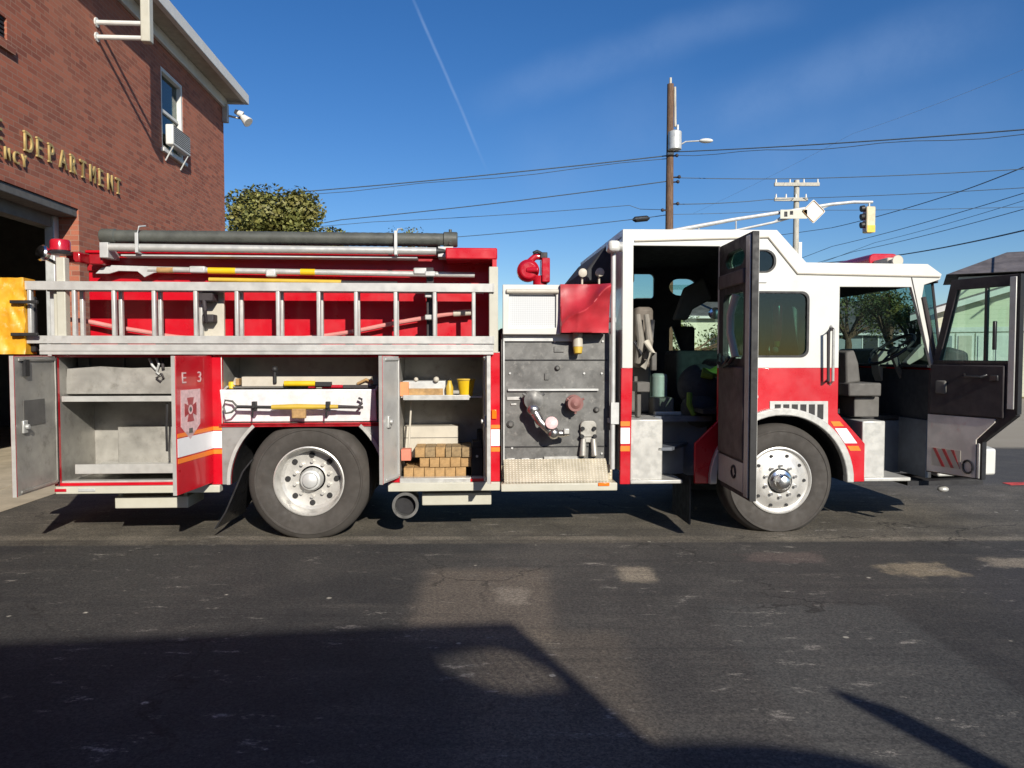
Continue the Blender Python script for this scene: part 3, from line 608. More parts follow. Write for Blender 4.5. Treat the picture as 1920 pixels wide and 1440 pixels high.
b = MB(); ex = L(760, 948, -.02); b.lathe([(.095, .35), (.1, .02), (.115, -.0), (.115, -.02), (.09, -.02), (.085, .3)], (ex[0], .0, ex[1]), (0, 1, 0), 32, closed=True); b.lathe([(.0, .25), (.09, .25)], (ex[0], 0, ex[1]), (0, 1, 0), 32); b.build('exhaust_outlet', 'panel', TR); b = MB(); b.cyl((ex[0], .05, ex[1]), (ex[0], .3, ex[1]), .088); b.build('exhaust_bore', 'dark', TR)
b = MB(); b.box(uA-.42, uA-.03, .25, WID-.2, .5, .56); b.build('tailboard', 'tread', TR, .01)
# ---------------- open compartment doors
def door(hu_, left, phi, vh=-.004):
    f = R(phi)
    d = Vector((math.cos(f), -math.sin(f), 0)) if left else Vector((-math.cos(f), -math.sin(f), 0))
    o = Vector((-math.sin(f), -math.cos(f), 0)) if left else Vector((math.sin(f), -math.cos(f), 0))
    m = Matrix.Identity(4); m.col[0] = (*d, 0); m.col[1] = (*o, 0); m.col[2] = (0, 0, 1, 0); m.col[3] = (hu_, vh, 0, 1); return m
# local: x = from hinge to free edge, y = outward (outer skin), z up
def comp_door(T, w_, z0, z1, inner, stripes=True, hy=None):
    b = MB(T); b.box(0, w_, .026, .034, z0, z1); b.box(w_-.0, w_+.012, .0, .034, z0, z1)
    o = b.build('compartment_door', 'red', TR, .002)
    b = MB(T); b.box(.01, w_, 0, .0255, z0+.005, z1-.005); b.build('door_lining', inner, o, .002)
    b = MB(T); b.box(w_+.0125, w_+.016, 0, .03, z0, z1); b.build('edge_trim', 'alulight', o)
    b = MB(T); hz_ = hy or Z(785)
    b.box(w_-.13, w_-.07, -.02, -.001, hz_-.05, hz_+.05).cyl((w_-.1, -.02, hz_), (w_-.1, -.045, hz_), .02, n=10); b.build('latch', 'alulight', o, .005)
    b = MB(T); b.box(.02, w_-.04, -.012, -.001, z1-.04, z1-.02).box(.02, w_-.04, -.012, -.001, z0+.02, z0+.04).box(.02, .035, -.012, -.001, z0+.04, z1-.04); b.build('door_stiffener', inner, o, .002)
    return o
z0d, z1d = Z(907, 110), Z(667, 110)
T1 = door(uA+.005, True, 89); d1 = comp_door(T1, .60, z0d, z1d, 'dirtyalu')
b = MB(T1); b.box(.44, .5, -.025, -.001, z1d-.16, z1d-.03); b.build('door_stay', 'black', d1)
b = MB(T1); b.box(.2, .5, -.006, -.001, z1d-.55, z1d-.35); b.build('door_plate', 'cabgrey', d1)
T2 = door(c1[1]+.0, False, 83); d2 = comp_door(T2, .60, z0d, z1d, 'dirtyalu')
def on(T, x0, x1, z0, z1, m, name, par, y=.0345, th=.0025): b = MB(T); b.box(x0, x1, y, y+th, z0, z1); return b.build(name, m, par)
on(T2, 0, .6, zs2, zs1, 'stripe', 'reflective_stripe', d2)
on(T2, 0, .6, zs1+.008, zs1+.04, 'orange', 'orange_stripe', d2); on(T2, 0, .6, zs2-.05, zs2-.012, 'orange', 'orange_stripe', d2)
zb0, zb1 = .98, 1.33
sh = [(.22, zb1), (.54, zb1), (.545, zb0+.06), (.40, zb0-.05), (.23, zb0+.06)]
b = MB(T2); b.plate([(x, z) for x, z in sh], .0345, .037); bd = b.build('badge', 'pinkwhite', d2)
b = MB(T2)
cx, cz = .39, 1.17
pts = []
for k in range(4):
    a = R(90*k)
    for r_, da in ((.045, -45), (.11, -30), (.098, 0), (.11, 30)): pts.append((cx+r_*math.cos(a+R(da)), cz+r_*math.sin(a+R(da))))
b.plate(pts, .0372, .039, [[(cx+.04*math.cos(R(-t*30)), cz+.04*math.sin(R(-t*30))) for t in range(12)]]); b.build('maltese_cross', 'darkred', bd)
b = MB(T2); b.plate([(cx+.02*math.cos(R(t*30)), cz+.02*math.sin(R(t*30))) for t in range(12)], .0372, .039); b.box(cx-.03, cx+.03, .0372, .039, zb0+.0, zb0+.04); b.build('badge_centre', 'cabgrey', bd)
for ch, x in (('E', .53), ('3', .27)):
    rot = T2.to_3x3() @ Matrix(((-1, 0, 0), (0, 0, 1), (0, 1, 0)))
    pos = T2 @ Vector((x, .0365, 1.385))
    text('unit_number', ch, .125, 'pinkwhite', d2, pos, rot, .0015, 1.35)
T3 = door(c3[0], True, 108); comp_door(T3, .34, z0d+.02, z1d, 'alu')
T4 = door(c3[1]+.012, False, 91); comp_door(T4, .34, z0d+.02, z1d, 'alu')
# tilting tool board above the rear wheel
b = MB(); b.box(uA+.001, c1[0], -.003, -.001, zB, zTop-.04); b.build('opening_seal', 'dark', TR)
zt_, zb_ = Z(730, 560, -.02), Z(793, 560, -.1); ux0, ux1 = U(412, 760, -.05), U(704, 760, -.05)
Tb = Matrix(((1, 0, 0, ux0), (0, 1, -.28, -.03), (0, 0, 1, zt_), (0, 0, 0, 1)))
bw = ux1-ux0; bh = zt_-zb_
b = MB(Tb); b.box(0, bw, -.02, 0, -bh, 0); b.box(0, bw, 0, .02, -bh, -bh+.02)
brd = b.build('tool_board', mat('pale tread board', (.8, .81, .82), .4, .1, var=.1, sc=12, bump=.3, bsc=90, dirt=(.62, .63, .62), drt=.3), TR, .006)
b = MB(); b.box(ux0-.02, ux1+.06, -.02, .03, zc2-.03, zc2-.004); b.build('board_hinge_rail', 'darkred', TR)
b = MB()
for x in (ux0+.02, ux1-.0): b.tube([(x, .1, zt_+.02), (x, -.02, zt_-.01)], .01)
b.build('board_stay', 'galv', TR)
# shelf in the middle compartment
b = MB(); zm = Z(724, 560, .12); b.box(c2[0]+.02, c2[1]-.02, .1, .48, zm-.015, zm); b.build('shelf', 'cabgrey', q2)
# ---------------- upper hose bed side and ladder rack
uL, uRt = U(123, 560), U(932, 560)
zr1 = Z(480, 880, .3); zr0 = zTop+.01
b = MB(); b.box(uL, uRt, .40, .44, zr0, zr1); b.box(uL, uRt, WID-.1, WID-.06, zr0, zr1); b.box(uL, uL+.04, .44, WID-.1, zr0, zr1-.1); b.box(uRt-.04, uRt, .06, WID-.1, zr0, zr1)
b.build('hose_bed_wall', 'red', TR, .004)
b = MB(); b.box(uL, uRt, .33, .44, zr1+.001, zr1+.03); b.box(U(835, 490), uRt+.005, .05, .44, zr1-.06, zr1+.04); b.build('top_rail', 'red', TR, .012)
b = MB(); b.box(uL, U(830, 520), .37, .399, zr1-.15, zr1-.02); b.build('shaded_ledge', 'darkred', TR, .006)  # darker red paints in the shadow of the hose above
b = MB(); b.box(uL+.05, uRt-.05, .5, WID-.15, zr1-.25, zr1-.05); b.build('hose_bed_load', 'charcoal', TR, .03)
zl0, zl1 = Z(664, 500), Z(646, 500)
b = MB(); b.box(U(80, 655), U(925, 655), -.05, .4, zl0-.004, zl0+.03); b.box(U(80, 655), U(925, 655), -.05, -.03, zl0+.03, zl1); b.box(U(80, 655), U(925, 655), -.056, -.05, zl0+.025, zl0+.04); b.build('ladder_shelf', 'alu', TR, .004)
b = MB(); b.box(U(917, 580), U(934, 580), -.004, .09, zl0+.01, Z(500, 925)); b.box(U(97, 580), U(108, 580), .03, .1, zl0+.03, Z(540, 100)); b.build('corner_post', 'cream', TR, .006)
b = MB(); b.box(U(106, 580), U(123, 580), .0, .08, zl0+.035, Z(482, 100)); b.build('rear_post', 'cream', TR, .008)
b = MB(); bu = U(106, 470); zb1_ = Z(476, 106); b.lathe([(.0, 0), (.085, 0), (.09, .02), (.075, .03), (.075, .035)], (bu, .06, zb1_), (0, 0, 1), 24); bb = b.build('beacon_base', 'blackgloss', TR)
b = MB(); b.lathe([(0, .036), (.078, .036), (.078, .11), (.07, .125), (0, .13)], (bu, .06, zb1_), (0, 0, 1), 24); b.build('beacon', 'redlens', TR)
b = MB(); p = L(78, 474, -.02); b.lathe([(0, -.06), (.05, -.05), (.07, 0), (.06, .015), (0, .02)], (p[0], -.02, p[1]), (-.5, -.9, .2), 24); b.tube([(p[0], 0, p[1]-.03), (p[0]+.08, .05, p[1]-.08), (bu, .06, p[1]-.05)], .015); b.build('work_light', 'chrome', TR)
b = MB()
for px, py in ((142, 480), (184, 484)): q_ = L(px, py, .25); b.box(q_[0]-.06, q_[0]+.06, .2, .38, q_[1]-.06, q_[1]+.03)
b.build('rail_bracket', 'darkred', TR, .012)
# ladder mounting brackets
def brk(px0, px1, y0, y1, m, v0, v1, name='ladder_bracket', bev=.008):
    b = MB(); b.box(U(px0, y0), U(px1, y0), v0, v1, Z(y1), Z(y0)); return b.build(name, m, TR, bev)
k1 = brk(366, 408, 543, 645, 'whiteplastic', .16, .20)
b = MB(); u_, z_ = L(385, 560); b.box(u_-.06, u_+.06, .0, .16, z_-.02, z_+.05); b.tube([(u_-.02, .02, z_), (u_+.0, -.01, z_-.1), (u_-.01, .04, z_-.2)], .018); b.box(u_-.05, u_+.05, .05, .16, z_-.2, z_-.13); b.build('clamp', 'charcoal', k1, .01)
k2 = brk(798, 812, 500, 645, 'charcoal', .10, .16)
b = MB()
for yy in (512, 552, 594): u_, z_ = L(805, yy); b.box(u_-.04, u_+.05, .02, .1, z_-.025, z_+.02)
b.build('clamp', 'alu', k2, .008)
b = MB(); u_, z_ = L(1250, 500)
k3 = brk(52, 62, 560, 660, 'black', .02, .06)
b = MB()
for yy, xx in ((566, 20), (627, 22)): u0_, z_ = L(xx, yy, -.08); b.box(u0_, U(82, yy), -.10, -.075, z_-.014, z_+.014)
b.build('strap', 'black', k3, .004)
k4 = brk(80, 96, 545, 650, 'galv', .1, .14)
# ---------------- pump panel section
p0, p1 = U(941, 750), U(1150, 750)
zp0, zp1 = Z(868, 1000, .1), Z(626, 1000, .1)
b = MB(); b.box(p0, p1, .12, .15, zp0-.1, zp1); b.build('pump_panel', 'panel', TR, .003)
b = MB(); b.box(p0, p1, .15, WID-.1, zB+.05, zp1+.05); b.build('pump_house', 'dark', TR)
b = MB(); b.box(p0+.015, p0+.03, .098, .119, zp0, zp1); b.box(U(952, 728, .1), U(1122, 728, .1), .09, .119, Z(732, 1000, .1)-.006, Z(732, 1000, .1)+.014); b.box(p0+.02, U(1085, 625, .1), .095, .119, Z(640, 1000, .1), zp1); b.build('panel_trim', 'galv', TR, .003)
# upper white frame with mesh
fu0, fu1, fz0, fz1 = U(943, 580), U(1052, 580), Z(627, 1000), Z(533, 1000)
b = MB(); b.plate([(fu0, fz0), (fu1, fz0), (fu1, fz1), (fu0, fz1)], .03, .08, [[(fu0+.055, fz0+.06), (fu1-.04, fz0+.06), (fu1-.04, fz1-.085), (fu0+.055, fz1-.085)]]); fr = b.build('upper_frame', 'white', TR, .006)
def meshmat():
    m, N_, bs_ = newmat('grey grille'); tc = N_.n('ShaderNodeTexCoord').outputs['Object']; x, y, z = N_.sep(tc)
    k = N_.m('MAXIMUM', N_.mr(N_.m('FRACT', N_.m('MULTIPLY', x, 60)), .0, .3, 1, 0), N_.mr(N_.m('FRACT', N_.m('MULTIPLY', z, 60)), 0., .3, 1, 0))
    N_.put(bs_.inputs['Base Color'], N_.mix(k, (.44, .46, .47, 1), (.6, .62, .63, 1))); bs_.inputs['Roughness'].default_value = .5; return m
b = MB(); b.box(fu0+.05, fu1-.035, .06, .07, fz0+.055, fz1-.08); b.build('grille', meshmat(), fr)
b = MB(); b.box(fu0+.02, U(1137, 540), .08, .5, fz1-.05, fz1-.02); b.cyl((fu0+.03, .02, fz1-.06), (fu1-.02, .02, fz1-.06), .02); b.build('top_roller', 'whiteplastic', fr, .006)
# intakes, valves
def fitting(px, py, r, length, m, v=.119):
    u_, z_ = L(px, py, v-.05); b = MB(); c = (u_, v, z_); b.lathe([(r*1.25, 0), (r*1.25, .02), (r, .03), (r, length*.6), (r*1.15, length*.62), (r*1.15, length), (r*.8, length), (r*.3, length+.02), (0, length+.02)], c, (0, -1, 0), 24)
    for k in range(3):
        a = R(30+120*k); b.cyl((u_+r*1.1*math.cos(a), v-length*.8, z_+r*1.1*math.sin(a)), (u_+r*1.5*math.cos(a), v-length*.8, z_+r*1.5*math.sin(a)), .012, n=6)
    return b.build('hose_fitting', m, TR)
fitting(1000, 750, .075, .10, 'panel'); fitting(1077, 756, .06, .13, mat('dull red brown cap', (.22, .1, .09), .5, var=.2))
b = MB(); P_ = [(L(1000, 768, 0)[0], -.02, L(1000, 768, 0)[1]), (L(1012, 790, -.04)[0], -.05, L(1012, 790, -.04)[1]), (L(1030, 808, -.05)[0], -.06, L(1030, 808, -.05)[1])]
b.tube(P_, [.05, .04, .034], 16); u_, z_ = L(1038, 812, -.05); b.ball((u_, -.05, z_), .055); b.tube([(u_, -.05, z_), (u_+.09, -.04, z_-.005), (u_+.14, -.05, z_+.0)], [.04, .03, .022], 12); b.build('relief_valve', M['oldchrome'], TR)
b = MB(); u_, z_ = L(1060, 809, -.05); b.box(u_-.02, u_+.03, -.1, -.05, z_-.02, z_+.03); b.build('drain_handle', 'alulight', TR, .008)
b = MB(); u_, z_ = L(1000, 768, -.02); b.ball((u_, -.03, z_), .06, 1, .8, .9); b.build('valve_cap', M['oldchrome'], TR)
b = MB(); u_, z_ = L(1038, 796, -.08); b.lathe([(.055, 0), (.055, .03), (.03, .04), (0, .04)], (u_-.02, -.08, z_+.01), (0, -1, .3), 18); b.build('valve_wheel', 'pinkwhite', TR)
gp = L(1103, 805, .1)[0], Z(805, 1100, .1)
b = MB(); b.plate(rr(gp[0]-.075, gp[0]+.075, gp[1]-.07, gp[1]+.08, .045), .085, .118); b.box(gp[0]-.05, gp[0]+.05, .09, .118, gp[1]-.12, gp[1]-.07)
for dx in (-.045, .045): b.cyl((gp[0]+dx, .09, gp[1]-.08), (gp[0]+dx*1.2, .07, gp[1]-.24), .024, .034, 14)
dv = b.build('drain_valve_plate', 'dirtyalu', TR, .008)
b = MB()
for dx, dz in ((-.055, .01), (.05, .01), (-.06, -.06), (.055, -.06)): b.cyl((gp[0]+dx, .089, gp[1]+dz), (gp[0]+dx, .06, gp[1]+dz), .018)
b.build('valve_knob', 'dark', dv)
for px, py, w_, h_ in ((963, 747, .12, .03), (963, 758, .05, .018), (1048, 655, .09, .05), (1025, 706, .04, .06), (958, 862, .07, .03), (985, 862, .07, .03), (1010, 862, .07, .03)):
    u_, z_ = L(px, py, .12); b = MB(); b.box(u_-w_/2, u_+w_/2, .108, .119, z_-h_/2, z_+h_/2); b.build('name_plate', 'alulight' if py != 706 and py != 655 else 'panel', TR, .003)
for px, py, r_ in ((960, 840, .012), (1130, 640, .012), (956, 700, .012), (1128, 700, .012), (1128, 850, .012), (1040, 640, .012), (1095, 700, .012)):
    u_, z_ = L(px, py, .12); b = MB(); b.cyl((u_, .119, z_), (u_, .108, z_), r_, r_*.8, 8); b.build('bolt', 'galv', TR)
for px, py, r_ in ((957, 795, .028), (1118, 768, .022), (1045, 690, .02)):
    u_, z_ = L(px, py, .12); b = MB(); b.lathe([(r_*1.2, 0), (r_*1.2, .012), (r_, .02), (r_*.6, .03), (0, .03)], (u_, .119, z_), (0, -1, 0), 18); b.build('port_cap', 'panel', TR)
b = MB(); b.box(U(945, 700, .1), U(1140, 700, .1), .112, .1195, Z(676, 1000, .1), Z(674, 1000, .1)); b.build('panel_seam', 'dark', TR)
b = MB(); b.box(U(945, 700, .1), U(1140, 700, .1), .112, .1195, Z(839, 1000, .1), Z(837, 1000, .1)); b.build('panel_seam', 'dark', TR)
b = MB(); u0_, u1_ = U(1020, 860, .12), U(1085, 860, .12); z_ = Z(858, 1050, .12); b.box(u0_, u1_, .1, .119, z_-.01, z_+.012); b.build('panel_ledge', 'alulight', TR)
# right hand pole and lamp
b = MB(); u_ = U(1150, 700); b.cyl((u_, .02, Z(470, 1150)), (u_, .02, Z(880, 1150)), .022, n=14); b.box(u_-.03, u_+.03, .04, .15, 1.9, 1.94); b.box(u_-.03, u_+.03, .04, .15, 1.0, 1.04); b.box(u_-.02, u_+.05, -.01, .05, Z(795, 1150), Z(755, 1150)); b.build('grab_pole', 'galv', TR)
b = MB(); q_ = L(1152, 463, 0); b.box(q_[0]-.065, q_[0]+.04, -.08, .08, q_[1]-.05, q_[1]+.05); b.build('lamp_housing', 'white', TR, .03, seg=3)
b = MB(); b.cyl((q_[0]+.04, 0, q_[1]), (q_[0]+.075, -.01, q_[1]), .045); b.build('lamp_lens', 'alulight', TR, .006)
# running board
zr_ = Z(905, 1040, -.05)
b = MB(); b.box(p0-.01, U(1155, 905), -.06, .3, zr_-.075, zr_-.006); b.build('running_board_edge', 'cream', TR, .008)
b = MB(); b.box(p0, U(1152, 905), -.055, .12, zr_-.0055, zr_+.0); b.box(p0, U(1152, 905), .10, .115, zr_, zp0-.02); b.build('running_board', 'tread', TR, .002)
Tt = Matrix(((1, 0, 0, 0), (0, 1, 0, 0), (0, 0, 1, 0), (0, 0, 0, 1)))
b = MB(); V = [(p0+.02, -.04, zr_+.004), (U(1140, 900), -.04, zr_+.004), (U(1140, 900), .098, Z(868, 1000)+.02), (p0+.02, .098, Z(868, 1000)+.02)]
vs_ = [b.v(p) for p in V]; b.bm.faces.new(vs_); b.build('kick_plate', 'tread', TR)
b = MB(); u_, z_ = L(1132, 908, -.06); b.box(u_-.05, u_+.05, -.07, -.059, z_-.014, z_+.014); b.build('marker_lamp', 'amber', TR, .004)
# deck gun on top
dg = L(1003, 508, .9); b = MB(); u_, z_ = dg
b.cyl((u_+.05, .9, zp1+.05), (u_+.05, .9, z_-.05), .07); b.lathe([(.0, -.08), (.08, -.08), (.11, -.04), (.11, .04), (.08, .08), (0, .08)], (u_-.07, .9, z_+.0), (0, 1, 0), 24); b.box(u_+.06, u_+.14, .8, 1., z_-.12, z_+.12); b.tube([(u_-.1, .9, z_+.05), (u_, .9, z_+.14), (u_+.08, .9, z_+.14)], .035); b.cyl((u_-.09, .84, z_), (u_+.03, .8, z_), .03); dk = b.build('deck_gun', 'redlens', TR, .01)
b = MB(); b.tube([(u_-.02, .88, z_+.17), (u_+.02, .88, z_+.19), (u_+.06, .88, z_+.17)], .02); b.box(u_+.05, u_+.12, .85, .93, z_+.12, z_+.18); b.build('deck_gun_handle', 'black', dk, .006); b = MB(); b.box(u_-.12, u_+.12, .82, .98, zp1+.05, zp1+.1); b.build('deck_gun_base', 'black', dk, .006)
# cross-lay cover (dark sloped canvas) behind the cab
b = MB(); v1_ = .55
pts = [L(1098, 530, v1_), L(1100, 505, v1_), L(1135, 462, v1_), L(1175, 434, v1_), L(1190, 434, v1_), L(1190, 530, v1_)]
b.plate(pts, v1_, WID-.15); b.build('hose_cover', 'seat', TR, .02)
for px, py in ((1092, 512), (1124, 511)):
    u_, z_ = L(px, py, .35); b = MB(); b.lathe([(.0, -.04), (.035, -.03), (.04, .03), (.03, .035), (0, .035)], (u_, .35, z_), (0, -1, 0), 16); b.cyl((u_, .37, z_-.04), (u_, .37, fz1), .01); b.build('panel_lamp', 'whiteplastic', TR)
# ---------------- cab
belt = Z(690, 1450); zf = Z(905, 1450)
cr0, cr1 = U(1187, 600), U(1347, 700); zco = Z(461, 1280)
dr0, dr1 = U(1573, 650), U(1748, 690); zdo = Z(538, 1640)
cu0, cu1 = U(1167, 600), U(1765, 515)
zroof = Z(431, 1300)
rt = P2((1457, 431), (1512, 492), (1740, 495), (1766, 514), (1763, 524), (1733, 534), (1729, 557), (1757, 690))
up = [(cu0, belt), (cu0, zroof)]+rt+[(dr1+.0, belt), (U(1709, 538), zdo), (dr0, zdo), (dr0, belt), (cr1, belt), (cr1, zco), (cr0, zco), (cr0, belt)]
up = [p for i, p in enumerate(up)]
win1 = rr(U(1371, 600), U(1517, 600), Z(670, 1450), Z(546, 1450), .07); win2 = rr(U(1362, 490), U(1455, 490), Z(511, 1430), Z(468, 1430), .095, 8)
b = MB(); b.plate(up, 0, .04, [win1, win2]); b.build('cab_side', 'white', TR, .004)
b = MB(); b.plate(win1, .012, .018); b.plate(win2, .012, .018); b.build('side_window', 'glassdark', TR)
def gasket(loop, w_, v0, v1, par=TR, name='window_gasket', m='black'):
    cx = sum(p[0] for p in loop)/len(loop); cz = sum(p[1] for p in loop)/len(loop); ins = []
    for p in loop:
        d = Vector((p[0]-cx, p[1]-cz)); l = d.length; ins.append((cx+d.x*(l-w_)/l, cz+d.y*(l-w_)/l))
    b = MB(); b.plate(loop, v0, v1, [ins]); return b.build(name, m, par)
gasket(win1, .025, -.006, .011); gasket(win2, .02, -.006, .011)
# drip rail along roof
dripp = P2((1190, 457), (1440, 447), (1496, 513), (1760, 519)); 
b = MB(); b.tube([(u_, -.006, z_) for u_, z_ in (L(1190, 452), L(1440, 445), L(1495, 513), L(1762, 519))], .009, 6); b.build('drip_rail', 'whiteplastic', TR)
b = MB(); b.tube([(L(1709, 520)[0], -.003, L(1709, 520)[1]), (L(1726, 600)[0], -.003, L(1726, 600)[1]), (L(1738, 655)[0], -.003, L(1738, 655)[1])], .004, 6); b.build('pillar_seam', 'cabgrey', TR)
# red lower cab
fhu, fhz, fr_ = 2.43, .468, .60; fro = .665
aR = math.degrees(math.asin((zf-fhz)/fro)); 
arcF = [(fhu+fro*math.cos(R(a)), fhz+fro*math.sin(R(a))) for a in [180-aR-(180-2*aR)*i/28 for i in range(29)]]
dgR = P2((1573, 775), (1622, 832)); uRR = U(1621, 870)
uLL = 2*fhu-uRR; 
low = [(cr1, belt-.001), (cr1, U(0) if 0 else Z(790, 1347)), (uLL, Z(832, 1340)), (uLL, zf)]+arcF+[(uRR, zf), (uRR, dgR[1][1]), (dr0, dgR[0][1]), (dr0, belt-.001)]
low = [(max(p[0], 0) if 0 else p[0], p[1]) for p in low]
b = MB(); b.plate(low, 0, .04); b.plate([(U(1163, 800), zf), (U(1182, 800), zf), (cr0, belt-.001), (U(1165, 700), belt-.001)], 0, .04); b.build('cab_lower_side', 'red', TR, .004)
# front fender ring
ringo = arcF; ringi = [(fhu+fr_*math.cos(R(a)), fhz+fr_*math.sin(R(a))) for a in [180-aR-(180-2*aR)*i/28 for i in range(29)]]
b = MB(); b.plate(ringo+list(reversed(ringi)), -.05, .02); b.build('wheel_arch_trim', 'alulight', TR, .008)
b = MB(); A = [b.v((p[0], .02, p[1])) for p in ringi]; B = [b.v((p[0], .75, p[1])) for p in ringi]
for i in range(len(A)-1): b.bm.faces.new((A[i], A[i+1], B[i+1], B[i]))
b.build('wheel_tub', 'black', TR)
# cab stripes
for pts, m_, nm in (([(1557, 790), (1574, 790), (1582, 799), (1563, 799)], 'orange', 'orange_stripe'), ([(1565, 803), (1587, 803), (1607, 831), (1584, 831)], 'stripe', 'reflective_stripe'), ([(1588, 836), (1609, 836), (1614, 845), (1594, 845)], 'orange', 'orange_stripe')):
    band(nm, P2(*pts), -.004, -.001, m_)
x0, x1 = U(1163, 800)+.003, U(1181, 800)
for ya, yb, m_ in ((790, 799, 'orange'), (802, 832, 'stripe'), (836, 846, 'orange')):
    band('reflective_stripe' if m_ == 'stripe' else 'orange_stripe', [(x0, Z(yb, 1170)), (x1, Z(yb, 1170)), (x1, Z(ya, 1170)), (x0, Z(ya, 1170))], -.004, -.001, m_)
# vents
lv = P2((1443, 752), (1552, 752), (1552, 812), (1540, 795), (1500, 781), (1443, 779))
b = MB(); b.plate(lv, -.008, -.001); vt = b.build('louvre_panel', 'alu', TR, .002)
b = MB()
for k in range(6): u0_ = U(1452+k*16, 760); b.box(u0_, u0_+.055, -.011, -.0085, Z(774+(4 if k > 3 else 0)+(8 if k == 5 else 0), 1450+k*16), Z(758, 1450+k*16))
b.build('louvre_slot', 'black', vt)
# grab handles
b = MB(); h1 = L(1546, 622); h2 = L(1546, 714); b.tube([(h1[0]+.06, 0, h1[1]+.03), (h1[0]+.05, -.05, h1[1]+.02), (h1[0]+.0, -.07, h1[1]), (h2[0], -.07, h2[1]), (h2[0]+.02, -.0, h2[1])], .014); b.build('grab_handle', 'charcoal', TR)
b = MB(); h1 = L(1558, 618); b.tube([(h1[0], 0, h1[1]+.03), (h1[0], -.05, h1[1]), (h1[0], -.05, h2[1]), (h1[0], 0, h2[1]-.03)], .013); b.build('grab_handle', 'alulight', TR)
b = MB(); u_, z_ = L(1413, 744); b.box(u_-.04, u_+.04, -.012, -.001, z_-.012, z_+.012); b.build('trim_badge', 'pinkwhite', TR, .003)
b = MB(); u_, z_ = L(1425, 528); b.box(u_-.06, u_+.06, -.012, -.001, z_-.01, z_+.008); b.build('gutter_badge', 'alu', TR, .003)
# far side of the cab, with its windows seen from inside
vF = WID-.04
fw = []
def fq(x0, y0, x1, y1, r): a_ = L(x0, y1, vF); c_ = L(x1, y0, vF); return rr(a_[0], c_[0], a_[1], c_[1], r)
farw = [fq(1160, 514, 1226, 560, .05), fq(1253, 523, 1308, 554, .13), fq(1254, 612, 1302, 674, .04), rr(3.02, 3.66, 1.62, 2.2, .06), rr(2.2, 2.8, 1.62, 2.25, .05)]
bz = L(1300, 700, vF)
upF = [(cu0, belt), (cu0, zroof), (U(1457, 431), zroof)]+rt[1:4]+[rt[7], (cr0+.1, belt)]
fx = [(cu0, zf+.1), (cu0, zroof), (rt[0][0], zroof)]+rt[1:4]+[rt[7], (rt[7][0], zf+.1)]
b = MB(); b.plate(fx, vF, vF+.04, farw); b.build('cab_far_side', 'white', TR)
b = MB(); b.plate(fx, vF-.012, vF-.002, farw); b.build('cab_far_lining', 'seat', TR)
b = MB()
for h_ in farw: b.plate(h_, vF+.01, vF+.016)
b.build('far_window', 'glass', TR)
# roof, floor, rear wall, front
prof = [(cu0, zroof), (rt[0][0], rt[0][1]), rt[1], rt[2], rt[3]]
b = MB()
for a_, c_ in zip(prof, prof[1:]): b.plate([a_, c_, (c_[0], c_[1]-.05), (a_[0], a_[1]-.05)], .04, vF)
b.build('cab_roof', 'white', TR)
b = MB()
for a_, c_ in zip(prof, prof[1:]): b.plate([(a_[0], a_[1]-.055), (c_[0], c_[1]-.055), (c_[0], c_[1]-.075), (a_[0], a_[1]-.075)], .05, vF-.02)
b.box(cr0, cr1+.3, .05, .07, zco+.004, zroof-.08); b.build('headliner', 'seat', TR)
b = MB(); b.box(cu0, cu0+.04, .04, vF, zf+.1, zroof-.03); b.build('cab_rear_wall', 'white', TR, .01)
zfl = Z(785, 1400)
b = MB(); b.box(cu0+.04, fhu-.7, .55, vF-.012, zfl-.04, zfl); b.box(fhu-.7, 3.0, .05, vF-.012, zfl+.04, zfl+.08); b.box(3., 3.86, .5, vF-.012, zfl-.06, zfl-.02); b.build('cab_floor', 'dark', TR)
# windshield and nose (front face)
wsB = rt[7]; wsT = rt[4]
b = MB(); ft = Vector((rt[4][0], 0, rt[4][1])); fb = Vector((rt[7][0]+.12, 0, rt[7][1]))
V = [b.v(p) for p in ((ft.x, .12, ft.z), (ft.x, vF-.1, ft.z), (fb.x, vF-.1, fb.z), (fb.x, .12, fb.z))]; b.bm.faces.new(V)
c0 = [b.v(p) for p in ((rt[5][0]+.01, .02, rt[5][1]), (ft.x, .12, ft.z), (fb.x, .12, fb.z), (rt[7][0]+.02, .02, rt[7][1]))]; b.bm.faces.new(c0)
b.build('windshield', 'glassdark', TR, smooth=False)
b = MB(); b.tube([(rt[6][0]+.01, .0, rt[6][1]), (rt[7][0]+.02, .0, rt[7][1]-.1)], .022, 8); b.tube([(ft.x, .12, ft.z), (fb.x, .12, fb.z)], .012, 6); b.build('windshield_pillar', 'charcoal', TR)
b = MB(); b.plate([(.12, zf+.08), (vF, zf+.08), (vF, belt), (.12, belt)], rt[7][0]+.01, rt[7][0]+.11, ax='yz'); b.build('cab_nose', 'red', TR, .03)
b = MB(); b.box(rt[7][0]-.02, rt[7][0]+.004, .06, vF-.02, zf+.02, belt-.02); b.build('nose_lining', 'seat', TR); b = MB(); b.box(rt[7][0]-.05, rt[7][0]-.022, .06, .9, zf+.02, Z(790, 1690)); b.build('front_riser', 'bluegrey', TR); b = MB(); b.box(rt[7][0]-.05, rt[7][0]+.112, .1, vF-.02, belt+.002, belt+.022); b.build('dash_top', 'seat', TR)
b = MB(); u0_ = rt[7][0]+.112; b.box(u0_, u0_+.02, .75, 1.65, .75, 1.25); b.build('radiator_grille', 'chrome', TR, .01)
for vv in (.35, 2.05): b = MB(); b.cyl((u0_, vv, .95), (u0_+.03, vv, .95), .11, n=24); b.build('headlight', 'chrome', TR, .01)
bu0 = rt[7][0]+.11; bu1 = L(1883, 865, .25)[0]
